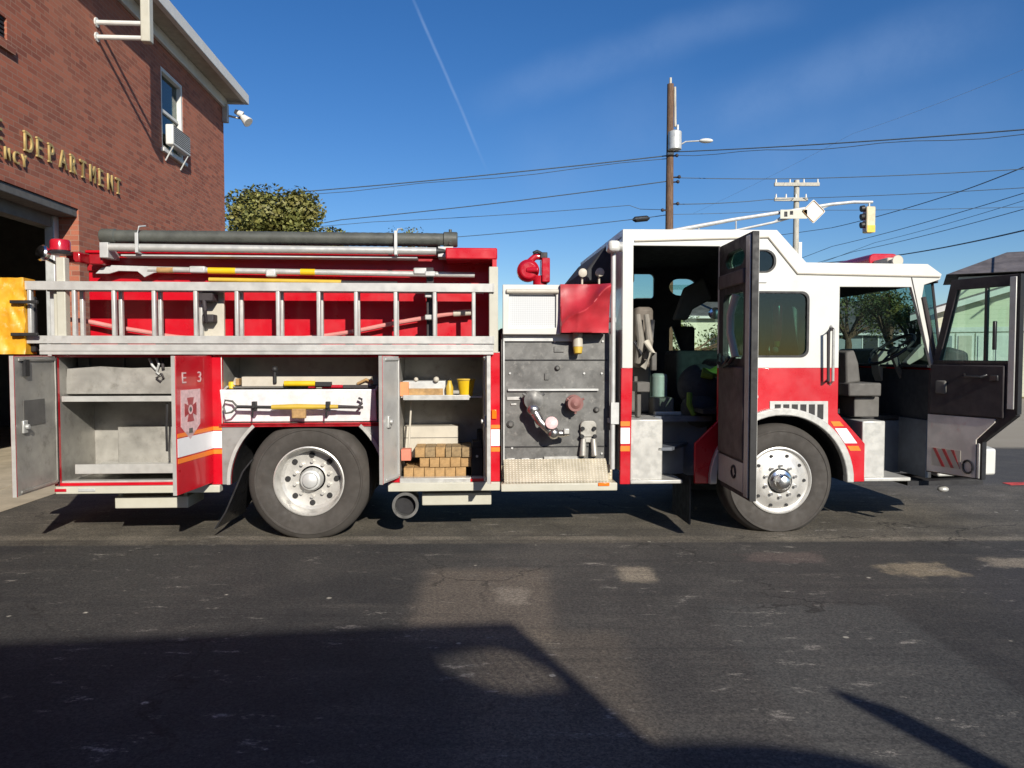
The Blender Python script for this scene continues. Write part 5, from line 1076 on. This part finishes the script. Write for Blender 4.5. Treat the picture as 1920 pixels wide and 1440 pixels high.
item('black_bag', 'black bag slumped at the right end of the wooden blocks', 'bag', 884, 893, .1, [('bag', 'black', lambda b: (b.box(0, .1, 0, .3, 0, .26), b.box(.01, .09, -.01, .2, .26, .31))), ('buckle', 'galv', lambda b: b.box(.04, .06, -.012, -.001, .17, .19))])
item('pink_block', 'salmon pink block set among the wooden blocks at their left end', 'block', 752, 864, .05, [('block', mat('salmon paint', (.62, .2, .13), .6), lambda b: b.box(0, .085, 0, .12, 0, .1))])
# wooden cribbing
k_ = 0
bx0 = U(757, 893, .08); zb__ = zc0+.004
protoc = {}
for row in range(3):
    x = bx0+(.14 if row == 1 else 0.0)+(.10 if row == 2 else 0)
    hrow = (.088, .086, .09)[row]; z0_ = zb__+sum((.088, .086, .09)[:row])+.002*row
    while x < U(880, 893, .08)-.05:
        w__ = rnd.choice([.085, .088, .09]) if rnd.random() < .7 else .05
        o = carried('cribbing_block', x+w__/2, .08+rnd.uniform(-.012, .03), z0_, 'tan wooden cribbing block in the stack filling the right compartment floor', 'wooden block', 'wooden cribbing blocks stacked in the right compartment')
        b = MB(); b.box(-w__/2, w__/2, 0, .4, 0, hrow-.002); b.build('block', rnd.choice(['tan', 'wood2', 'tan']), o, .004)
        x += w__+.004
# rear compartment odds and ends
item('coiled_hardware', 'tangle of grey metal hooks hanging at the top right of the rear compartment', 'hooks', 293, 672, .12, [('hook', 'galv', lambda b: (b.tube([(-.06, 0, 0), (-.03, -.01, -.06), (0, 0, -.1)], .012), b.tube([(.0, 0, 0), (.03, -.02, -.05), (.0, 0, -.12), (.03, .01, -.15)], .011))), ('clevis', 'charcoal', lambda b: (b.tube([(.04, 0, -.13), (.0, -.01, -.17), (.03, 0, -.2), (.06, 0, -.17), (.04, 0, -.13)], .009), b.tube([(.05, 0, 0), (.06, -.01, -.09)], .014)))])
item('black_strap', 'black webbing strap hanging down in the lower rear compartment', 'strap', 312, 756, .08, [('webbing', 'black', lambda b: b.plate([(-.008, 0), (.016, 0), (.012, -.1), (.006, -.2), (.006, -.42), (-.014, -.42), (-.016, -.2), (-.01, -.1)], 0, .008))])
item('flat_grey_bag', 'dark grey folded bag lying on the upper shelf of the rear compartment', 'bag', 190, 740, .35, [('bag', 'charcoal', lambda b: b.plate([(-.3, .21), (.1, .26), (.45, .28), (.45, .31), (-.35, .31)], 0, .15))])
item('dented_basin', 'dented bare metal basin resting on the upper shelf of the rear compartment', 'basin', 122, 739, .14, [('basin', 'dirtyalu', lambda b: b.plate([(0, 0), (.92, 0), (.94, .235), (.55, .225), (.3, .24), (.02, .22)], 0, .12))])
# fire extinguisher-like red cylinder behind the side window and green jacket
o = item('fire_extinguisher', 'red cylinder with brass neck standing upside down behind the cab side window', 'fire extinguisher', 1457, 640, .22, [('cylinder', 'redlens', lambda b: b.lathe([(0, .0), (.03, 0), (.04, .04), (.045, .1), (.045, .33), (.03, .36), (0, .36)], (0, 0, 0), (0, 0, 1), 20)), ('neck', 'yellow', lambda b: b.cyl((0, 0, -.05), (0, 0, .0), .022, .025)), ('gauge', 'whiteplastic', lambda b: b.ball((-.03, -.03, -.08), .03))])
o = item('turnout_coat', 'dark coat with lime green stripes slumped over the crew seat', 'coat', 1318, 745, .45, [('cloth', 'seat', lambda b: (b.ball((0, .1, .1), .22, 1, .7, 1), b.ball((-.02, .05, -.12), .2, .9, .7, .9), b.ball((.12, .1, .16), .14, 1, .8, 1))), ('reflective_trim', 'green', lambda b: (b.tube([(-.03, -.05, .24), (.05, -.07, .22), (.14, -.02, .26)], .05), b.tube([(-.16, -.1, .05), (-.17, -.12, -.06), (-.12, -.12, -.16)], .028)))])
# ================================================================== street beyond
def pole(name, x, y, z1, r0, r1, m, label, cat='utility pole'):
    o = empty(name, (x, y, 0), 0, label, cat); b = MB(); b.cyl((0, 0, 0), (0, 0, z1), r0, r1, 16); b.build('pole_shaft', m, o); return o
YP = 30.
pt = at(1257, 158, YP); pb = at(1255, 420, YP)
o = pole('utility_pole', pb.x, YP, pt.z, .19, .13, 'poleold', 'tall brown wooden utility pole carrying a grey transformer box behind the cab')
b = MB(); q = at(1262, 268, YP); b.cyl((q.x-pb.x, -.32, q.z-.36), (q.x-pb.x, -.32, q.z+.34), .26, n=20); b.cyl((q.x-pb.x, -.32, q.z+.34), (q.x-pb.x, -.32, q.z+.4), .2, .1, n=20); tf = b.build('transformer', 'galv', o, .02)
b = MB(); b.cyl((q.x-pb.x+.1, -.35, q.z+.4), (q.x-pb.x+.1, -.35, q.z+.6), .05); b.box(-.12, .12, -.2, .2, q.z-.5, q.z-.42); b.build('bushing', 'galv', tf)
b = MB(); q = at(1262, 190, YP); b.cyl((.2, -.02, q.z-1.), (.17, -.02, q.z+.55), .05); b.cyl((.0, 0, pt.z), (0, 0, pt.z+.25), .05); b.build('pole_conduit', 'polegrey', o)
q = at(1322, 266, YP); b = MB(); b.tube([(.1, 0, q.z-.3), (.6, -.1, q.z-.02), (q.x-pb.x-.2, -.15, q.z)], .03); lm = b.build('lamp_arm', 'galv', o)
b = MB(); b.ball((q.x-pb.x, -.15, q.z), .28, 1, .5, .32); b.build('lamp_head', 'softwhite', lm)
b = MB()
for py, dx in ((293, .25), (342, .3), (333, .35), (383, .3), (395, -.3)): q = at(1255, py, YP); b.tube([(-.0, 0, q.z), (dx, -.1, q.z)], .03); b.ball((dx, -.12, q.z), .07)
b.build('insulator', 'charcoal', o)
Y2 = 46.
pt = at(1490, 338, Y2); pb = at(1492, 460, Y2)
o = pole('utility_pole', pb.x, Y2, pt.z, .2, .16, 'polegrey', 'pale grey utility pole with two crossarms above the cab roof step')
for (x0_, x1_, py, m_) in ((1450, 1534, 345, 'polegrey'), (1450, 1512, 373, 'polegrey')):
    a_, c_ = at(x0_, py+2, Y2), at(x1_, py-2, Y2); b = MB(); b.box(a_.x-pb.x, c_.x-pb.x, -.25, -.1, a_.z-.1, a_.z+.1); xa = b.build('crossarm', m_, o)
    b = MB()
    for k in range(4): xx = a_.x-pb.x+.1+(c_.x-a_.x-.2)*k/3; b.cyl((xx, -.18, a_.z+.1), (xx, -.18, a_.z+.32), .06, .04)
    b.build('insulator', 'softwhite', xa)
b = MB(); q = at(1530, 390, Y2); b.box(.1, .3, -.2, 0, at(0, 475, Y2).z-1, at(0, 455, Y2).z); b.build('riser_box', 'galv', o)
# traffic signal on its mast arm
YS = 24.
ps = at(1170, 470, YS)
o = empty('traffic_signal', (ps.x, YS, 0), 0, 'curved galvanised mast arm reaching right above the cab with a hanging yellow traffic signal', 'traffic signal')
b = MB(); b.cyl((0, 0, 0), (0, 0, ps.z+.6), .15, .12); b.build('mast', 'galv', o)
def sp_(px, py, dy=0.): q = at(px, py, YS+dy); return (q.x-ps.x, dy, q.z)
b = MB(); top = [sp_(1170, 450), sp_(1310, 424), sp_(1380, 411), sp_(1480, 396), sp_(1560, 383), sp_(1600, 379), sp_(1636, 379)]; b.tube(top, [.07, .07, .06, .06, .055, .05, .045], 10)
lowr = [sp_(1170, 475), sp_(1310, 438), sp_(1380, 432), sp_(1450, 417), sp_(1540, 392)]; b.tube(lowr, .04, 8)
for t_ in range(1, 5):
    q0 = Vector(top[t_ if t_ < 5 else 4]); q1 = Vector(lowr[min(t_, 4)]); b.tube([q0, q1], .025, 6)
b.build('mast_arm', 'galv', o)
b = MB(); q = sp_(1628, 412); b.box(q[0]-.13, q[0]+.16, -.16, .14, q[2]-.42, q[2]+.40); hs = b.build('signal_head', 'sigyellow', o, .04, seg=3)
b = MB(); b.cyl((q[0]+.02, 0, q[2]+.4), (q[0]+.02, 0, sp_(1628, 380)[2]), .03); b.build('hanger', 'galv', hs)
b = MB()
for k in (-1, 0, 1):
    zc_ = q[2]+.26*k; b.tube([(q[0]-.24, 0, zc_+.08), (q[0]-.13, 0, zc_+.1)], .1, 12)
b.build('visor', 'black', hs)
b = MB(); b.box(q[0]-.1, q[0]+.15, -.162, -.158, q[2]-.42, q[2]-.2); b.build('amber_panel', 'yellowplastic', hs)
b = MB()
for k, (zz) in enumerate((.26, 0, -.26)): b.cyl((q[0]-.135, 0, q[2]+zz), (q[0]-.132, 0, q[2]+zz), .1)
b.build('lens', 'redlens', hs)
q = sp_(1522, 398); b = MB(); b.T = Matrix.Translation((q[0], -.14, q[2])) @ Matrix.Rotation(R(45), 4, 'Y'); b.plate(rr(-.27, .27, -.27, .27, .04), 0, .02)
ds = empty('diamond_sign', (ps.x, YS, 0), 0, 'pale diamond shaped road sign fixed to the signal mast arm', 'sign'); b.build('panel', 'softwhite', ds)
b = MB(); b.T = Matrix.Translation((q[0], -.16, q[2])) @ Matrix.Rotation(R(45), 4, 'Y'); b.plate(rr(-.25, .25, -.25, .25, .04), 0, .012, [rr(-.235, .235, -.235, .235, .03)]); b.build('border', 'tan', ds)
b = MB(); b.box(q[0]-.3, q[0]+.25, -.1, .05, q[2]-.06, q[2]+.06); b.build('sign_clamp', 'galv', ds)
q = sp_(1478, 403); b = MB(); b.box(q[0]-.3, q[0]+.55, -.14, -.12, q[2]-.14, q[2]+.14); nsn = empty('street_name_sign', (ps.x, YS, 0), 0, 'small pale rectangular sign on the mast arm left of the diamond sign', 'sign'); b.build('panel', 'cream', nsn)
b = MB(); b.box(q[0]-.18, q[0]-.08, -.146, -.141, q[2]-.08, q[2]+.08); b.box(q[0]+.0, q[0]+.1, -.146, -.141, q[2]-.02, q[2]+.1); b.build('symbol', 'dark', nsn)
# overhead cables
def cable(pts, r, label, m='wire', twist=False):
    P_ = [at(*p) for p in pts]; o_ = []; n = 12
    for i in range(len(P_)-1):
        a_, c_ = P_[i], P_[i+1]
        for k in range(n): t = k/n; p = a_.lerp(c_, t); p.z -= 4*.0035*(c_-a_).length*t*(1-t)*1.4; o_.append(p)
    o_.append(P_[-1]); r *= .72; b = MB(); b.tube(o_, r, 6)
    if twist: b.tube([p+Vector((0, 0, -.13-.05*math.sin(i*1.3))) for i, p in enumerate(o_)], r*.6, 5)
    tag(b.build('overhead_cable', m), label, 'cable', 'overhead cables across the street')
cable([(-300, 420, 44), (425, 370, 38), (1250, 292, 30)], .035, 'thick twisted cable running from the brown pole down left behind the station', twist=True)
cable([(1260, 285, 30), (1920, 243, 22), (2400, 190, 18)], .03, 'thick twisted cable running right from just below the lamp on the brown pole', twist=True)
cable([(-300, 560, 44), (640, 412, 36), (1250, 340, 30)], .03, 'second cable down on the left of the brown pole, below the twisted one')
cable([(1258, 333, 30), (1500, 335, 29), (1920, 317, 26), (2500, 280, 22)], .022, 'cable leaving the brown pole rightwards at crossarm height of the grey pole')
cable([(200, 450, 40), (700, 416, 36), (1180, 385, 31), (1200, 392, 31), (1256, 393, 30)], .018, 'thin cable left of the brown pole, third from the top')
cable([(1256, 383, 30), (1440, 374, 40), (1490, 372, 46), (1920, 352, 40), (2500, 320, 34)], .028, 'cable passing the lower crossarm of the grey pole')
cable([(500, 492, 38), (860, 444, 35), (1180, 412, 31), (1256, 402, 30)], .022, 'lowest cable left of the brown pole, carrying a black splice case')
cable([(1256, 402, 30), (1480, 394, 33), (1920, 388, 30)], .016, 'thin cable right of the brown pole just above the cab roof')
cable([(1460, 500, 60), (1680, 479, 50), (1920, 432, 34), (2300, 330, 22)], .05, 'thickest dark cable rising right above the red roof light')
cable([(1400, 520, 60), (1560, 462, 50), (1920, 362, 30)], .022, 'middle cable of the fan rising to the right edge, upper one')
cable([(1400, 530, 60), (1600, 472, 50), (1920, 392, 32)], .022, 'middle cable of the fan rising to the right edge, lower one')
cable([(1256, 465, 60), (1560, 427, 50), (1760, 372, 36), (1920, 313, 26)], .028, 'steep cable crossing behind the traffic signal towards the upper right')
cable([(1350, 560, 60), (1640, 455, 48), (1920, 376, 32)], .016, 'faint thin cable between the fan cables on the right')
cable([(1300, 400, 60), (1600, 250, 40), (1920, 130, 24)], .008, 'very faint hair thin cable high on the right', m='galv')
b = MB(); a_ = at(1186, 412, 31); c_ = at(1218, 409, 31); b.tube([a_, a_.lerp(c_, .15), a_.lerp(c_, .85), c_], [.04, .12, .12, .04], 12); tag(b.build('cable_splice', 'black'), 'black splice case strung on the lowest cable left of the brown pole', 'cable splice', None)
# trees
def leafmat(name, c1, c2):
    m, N_, bs_ = newmat(name); oi = N_.n('ShaderNodeTexCoord').outputs['Object']; gi = N_.n('ShaderNodeNewGeometry').outputs['Random Per Island']
    c = N_.mix(gi, c1+(1,), c2+(1,)); c = N_.mix(N_.mr(N_.noise(oi, 1.1, 3), .4, .65, 0, .55), c, (.16, .12, .03, 1)); N_.put(bs_.inputs['Base Color'], c); bs_.inputs['Roughness'].default_value = .6
    bs_.inputs['Transmission Weight'].default_value = 0; return m
LF = [leafmat('olive leaves', (.08, .095, .02), (.24, .24, .06)), leafmat('green leaves', (.04, .06, .02), (.12, .15, .04))]
def tree(x, y, h, r, label, k=0, n=2600, seed=1, name='tree'):
    q = random.Random(seed); o = empty(name, (x, y, 0), 0, label, 'tree'); b = MB(); cz = h-r*.95
    b.tube([(0, 0, 0), (.1, 0, h*.3), (0, .1, cz)], [.28, .22, .1], 9)
    lobes = []
    for i in range(17):
        a = q.uniform(0, 6.28); e_ = q.uniform(-.35, 1.0); rad = r*q.uniform(.3, .92); c = Vector((math.cos(a)*rad*math.cos(e_), math.sin(a)*rad*math.cos(e_), cz+math.sin(e_)*r*.75)); lobes.append((c, r*q.uniform(.2, .4)))
        b.tube([(0, 0, h*.35), tuple(Vector((0, 0, cz*.8)).lerp(c, .5)), tuple(c)], [.09, .06, .03], 5)
    b.build('trunk', 'poleold', o); b = MB()
    for i in range(n):
        c, rl_ = q.choice(lobes); d = Vector((q.gauss(0, 1), q.gauss(0, 1), q.gauss(0, 1))).normalized(); p = c+d*rl_*q.uniform(.55, 1.1)
        s_ = q.uniform(.07, .16)*(r/2.6)**.5; s_ *= .72; t1 = Vector((q.gauss(0, 1), q.gauss(0, 1), q.gauss(0, .6))).normalized(); t2 = t1.cross(d+Vector((.01, .3, .1))).normalized()
        V_ = [b.v(p+t1*s_), b.v(p+t2*s_*.6), b.v(p-t1*s_), b.v(p-t2*s_*.6)]; b.bm.faces.new(V_)
    me = bpy.data.meshes.new('crown'); b.bm.to_mesh(me); b.bm.free(); me.materials.append(LF[k]); co_ = bpy.data.objects.new('crown', me); COL.objects.link(co_); co_.parent = o
q = at(535, 362, 34); tree(q.x, 34, q.z, 3.2, 'olive green tree top showing just past the brick station corner', 0, 30000, 3)
q = at(768, 424, 40); tree(q.x, 40, q.z, 1.7, 'sparse small tree whose tip peeks over the suction hose', 0, 1000, 5)
q = at(1590, 545, 50); tree(q.x, 50, q.z+1.6, 4.0, 'bushy green tree seen through the open driver door, beside the grey house', 1, 3000, 8)
q = at(1668, 548, 43); tree(q.x, 43, q.z+.8, 2.3, 'dark green tree seen over the steering wheel through the windshield', 1, 3000, 18)
q = at(1716, 560, 40); tree(q.x, 40, q.z, 1.9, 'small green tree just left of the windshield pillar, beyond the dashboard', 0, 2200, 28)
q = at(1290, 560, 44); tree(q.x, 44, q.z, 3.2, 'green tree behind the cab, seen through the crew door', 1, 2600, 9)
# houses
def house(name, org, rz, w_, d_, he, hrg, wall, label, roofm='shingle', gable=False, openings=()):
    o = empty(name, org, rz, label, 'house'); b = MB(); b.box(0, w_, 0, d_, 0, he); b.build('wall', wall, o, smooth=False)
    b = MB(); ov = .45; ins = 0.0 if gable else d_*.45
    A_ = [(-ov, -ov, he-.02), (w_+ov, -ov, he-.02), (w_+ov, d_+ov, he-.02), (-ov, d_+ov, he-.02), (ins-(ov if gable else 0), d_/2, hrg), (w_-ins+(ov if gable else 0), d_/2, hrg)]
    A_ = [(x, y, z+.06) for x, y, z in A_]
    V_ = [b.v(p) for p in A_]
    for f in ((0, 1, 5, 4), (1, 2, 5), (2, 3, 4, 5), (3, 0, 4), (0, 3, 2, 1)): b.bm.faces.new([V_[i] for i in f])
    b.build('roof', roofm, o, smooth=False)
    b = MB(); b.box(-ov-.02, w_+ov+.02, -ov-.06, -ov-.01, he-.08, he+.09); b.box(-ov-.06, -ov-.01, -ov, d_+ov, he-.08, he+.09); b.build('fascia', 'softwhite', o)
    for (kind, x0_, x1_, z0_, z1_) in openings:
        f = MB(); t = .1; f.plate([(x0_-t, z0_), (x1_+t, z0_), (x1_+t, z1_+t), (x0_-t, z1_+t)], -.05, -.004); fo = f.build('door' if kind == 'd' else 'window', 'softwhite', o)
        f = MB(); f.box(x0_, x1_, -.06, -.052, z0_+.05, z1_); f.build('panel' if kind == 'd' else 'pane', 'cream' if kind == 'd' else 'blackgloss', fo)
    return o
# the cream house on the right: a gabled wing facing the lot in front of the main hipped roof
gL = at(1728, 592, 30.); ax_ = math.atan2(-gL.x, gL.y)
ch = empty('cream_house', (gL.x, gL.y, 0), ax_, 'cream sided house with a gabled garage wing and dark hipped roof at the right edge', 'house')
def HL(px, py, yl):            # picture point -> house frame (x, z) on the plane y = yl
    d = Vector(ray(px, py)); n = Vector((-math.sin(ax_), math.cos(ax_), 0)); xd = Vector((math.cos(ax_), math.sin(ax_), 0)); o0 = Vector((gL.x, gL.y, 0))+n*yl
    k = (o0-Vector((0, 0, CH))).dot(n)/d.dot(n); p = Vector((0, 0, CH))+d*k; return ((p-o0).dot(xd), p.z)
gx, gz = HL(2075, 489, 0); gz0 = gL.z; sl_ = (gz-gz0)/gx
b = MB(); b.plate([(0, 0), (2*gx, 0), (2*gx, gz0), (gx, gz), (0, gz0)], 0, 4.2); b.build('wall', 'siding', ch, smooth=False)
b = MB()
for ex_ in (-.4, 2*gx+.4): b.plate([(gx, gz+.04), (ex_, gz0-.4*sl_+.04), (ex_, gz0-.4*sl_+.2), (gx, gz+.2)], -.45, 4.2)
b.build('roof', 'shingle', ch, smooth=False)
b = MB()
for ex_ in (-.4, 2*gx+.4): b.plate([(gx, gz-.1), (ex_, gz0-.4*sl_-.1), (ex_, gz0-.4*sl_+.12), (gx, gz+.12)], -.52, -.46)
b.build('rake_board', 'softwhite', ch)
b = MB(); b.box(0, 2*gx, -.07, -.003, 2.5, 2.68); b.build('frieze_board', 'softwhite', ch)
for (pa, pb_, m_) in ((1797, 1822, 'whiteplastic'), (1834, 1858, 'softwhite'), (1868, 1892, 'softwhite'), (1765, 1785, 'siding2')):
    xa_, xb_ = HL(pa, 640, 0)[0], HL(pb_, 640, 0)[0]; f = MB(); f.box(xa_-.08, xb_+.08, -.05, -.004, .02, 2.45); fo = f.build('door', 'softwhite', ch)
    f = MB(); f.box(xa_, xb_, -.08, -.051, .05, 2.35)
    f.build('panel', m_, fo)
mx, mz = HL(1768, 531, 10.); qx, qz = HL(1888, 473, 7.1)
b = MB(); b.box(mx+.5, 26, 4.6, 9.6, 0, mz-.2); b.build('wall', 'siding', ch, smooth=False)
b = MB(); V_ = [b.v(p) for p in ((mx, 4.2, mz-.1), (26.5, 4.2, mz-.1), (26.5, 10, mz-.1), (mx, 10, mz-.1), (qx, 7.1, qz), (23, 7.1, qz))]
for f in ((0, 1, 5, 4), (1, 2, 5), (2, 3, 4, 5), (3, 0, 4), (0, 3, 2, 1)): b.bm.faces.new([V_[i] for i in f])
b.build('roof', 'shingle', ch, smooth=False)
q = at(1600, 560, 58); house('grey_house', (q.x-5, 58, 0), R(4), 12, 8, 3.2, 6.0, 'siding2', 'grey sided house across the street, seen through the open driver door', openings=(('w', 2, 3.2, 1.5, 3.2), ('w', 6, 7.2, 1.5, 3.2), ('d', 8.6, 9.6, 0, 2.2)))
q = at(1280, 600, 52); house('white_house', (q.x-6, 52, 0), R(2), 13, 8, 4.2, 5.8, 'siding', 'white sided house across the street behind the crew cab', openings=(('w', 3, 4.2, 1.5, 3.), ('w', 8, 9.2, 1.5, 3.)))
# ================================================================== buildings behind the camera, known by their shadows
kx, ky, kz = -sd.x/sd.y, -1., -sd.z/sd.y      # going back along the sun ray per metre of y: x += .41, z += kz
c = G(960, 1165); yb = -4.; k = c.y-yb; cx_ = c.x-sd.x/sd.y*k; cz_ = kz*k
ob = empty('brick_annex', (cx_, yb, 0), R(6.6), 'brick annex behind the photographer with parapet openings and slats added to pass light patches', 'building')
def hole(px, py, w_, h_):
    g_ = G(px, py); k = g_.y-yb; x = g_.x-sd.x/sd.y*k-cx_; k += x*math.tan(R(6.6))*-1; z = kz*k; return [(x-w_/2, z-h_/2), (x+w_/2, z-h_/2), (x+w_/2, z+h_/2), (x-w_/2, z+h_/2)]
hA, hB = hole(935, 1240, .55, .34), hole(655, 1415, .55, .2)  # openings added to throw bright patches into the annex shadow
zroofB = min(hB[0][1], hA[0][1])-.06
def blob(h, sd_):
    cx__, cz__ = (h[0][0]+h[1][0])/2, (h[0][1]+h[2][1])/2; rx, rz_ = (h[1][0]-h[0][0])*.56, (h[2][1]-h[0][1])*.6
    return [(cx__+rx*math.cos(t)*(1+.28*mn.noise(Vector((math.cos(t)*1.7, math.sin(t)*1.7, sd_)))), cz__+rz_*math.sin(t)*(1+.35*mn.noise(Vector((math.cos(t)*1.7, math.sin(t)*1.7, sd_+3))))) for t in [2*math.pi*i/28 for i in range(28)]]
b = MB(); b.plate([(-14, 0), (0, 0), (0, cz_), (-14, cz_)], -.25, 0, [blob(hA, 1.3), blob(hB, 5.1)]); b.box(-14, 0, -8, -.25, 0, zroofB-.1); b.build('wall', 'brick', ob, smooth=False)
b = MB(); b.box(-14, 0, -8, -.26, zroofB-.1, zroofB-.02); b.build('flat_roof', 'shingle', ob)
for hh in (hA, hB):
    b = MB(); x = hh[0][0]+.01
    while x < hh[1][0]: b.box(x, x+.016, -.16, -.14, hh[0][1], hh[2][1]); x += .058
    b.build('light_slat', 'cream', ob)  # added slats that dim and soften the light through the openings
c2_ = G(1190, 1393); y2 = -3.; 
pts = [(G(1150, 1400), 0), (G(1195, 1392), 0), (G(1300, 1390), 0), (G(1420, 1392), 0), (G(1520, 1403), 0), (G(1620, 1425), 0), (G(1700, 1445), 0)]
sh = []
for g_, _ in pts: k = g_.y-y2; sh.append((g_.x-sd.x/sd.y*k, kz*k))
sh[0] = (sh[0][0]-1.5, sh[1][1])
x_r = sh[-1][0]+.35
b = MB(); b.T = Matrix.Translation((0, y2, 0)); b.plate([(sh[0][0], 0)]+sh+[(x_r, sh[-1][1]-.25), (x_r+.1, 0)], -2.6, 0); va = empty('storage_shed', (0, 0, 0), 0, 'low shed with a rounded roof behind the photographer', 'shed'); b.build('body', 'siding', va, smooth=False)
b = MB(); b.box(sh[0][0]+1.7, sh[0][0]+2.7, y2+.003, y2+.04, .02, 2.05); b.build('door', 'cream', va, .01)
gt = G(1565, 1297); y3 = -2.6; k = gt.y-y3; xt = gt.x-sd.x/sd.y*k; zt3 = kz*k
po = empty('sign_post', (xt+.045, y3, 0), 0, 'leaning grey post with a slanted top behind the photographer', 'post')
b = MB(); b.plate([(-.07, 0), (.07, 0), (.07, zt3-.12), (-.055, zt3)], -.06, .06); b.build('shaft', 'polegrey', po, .006)
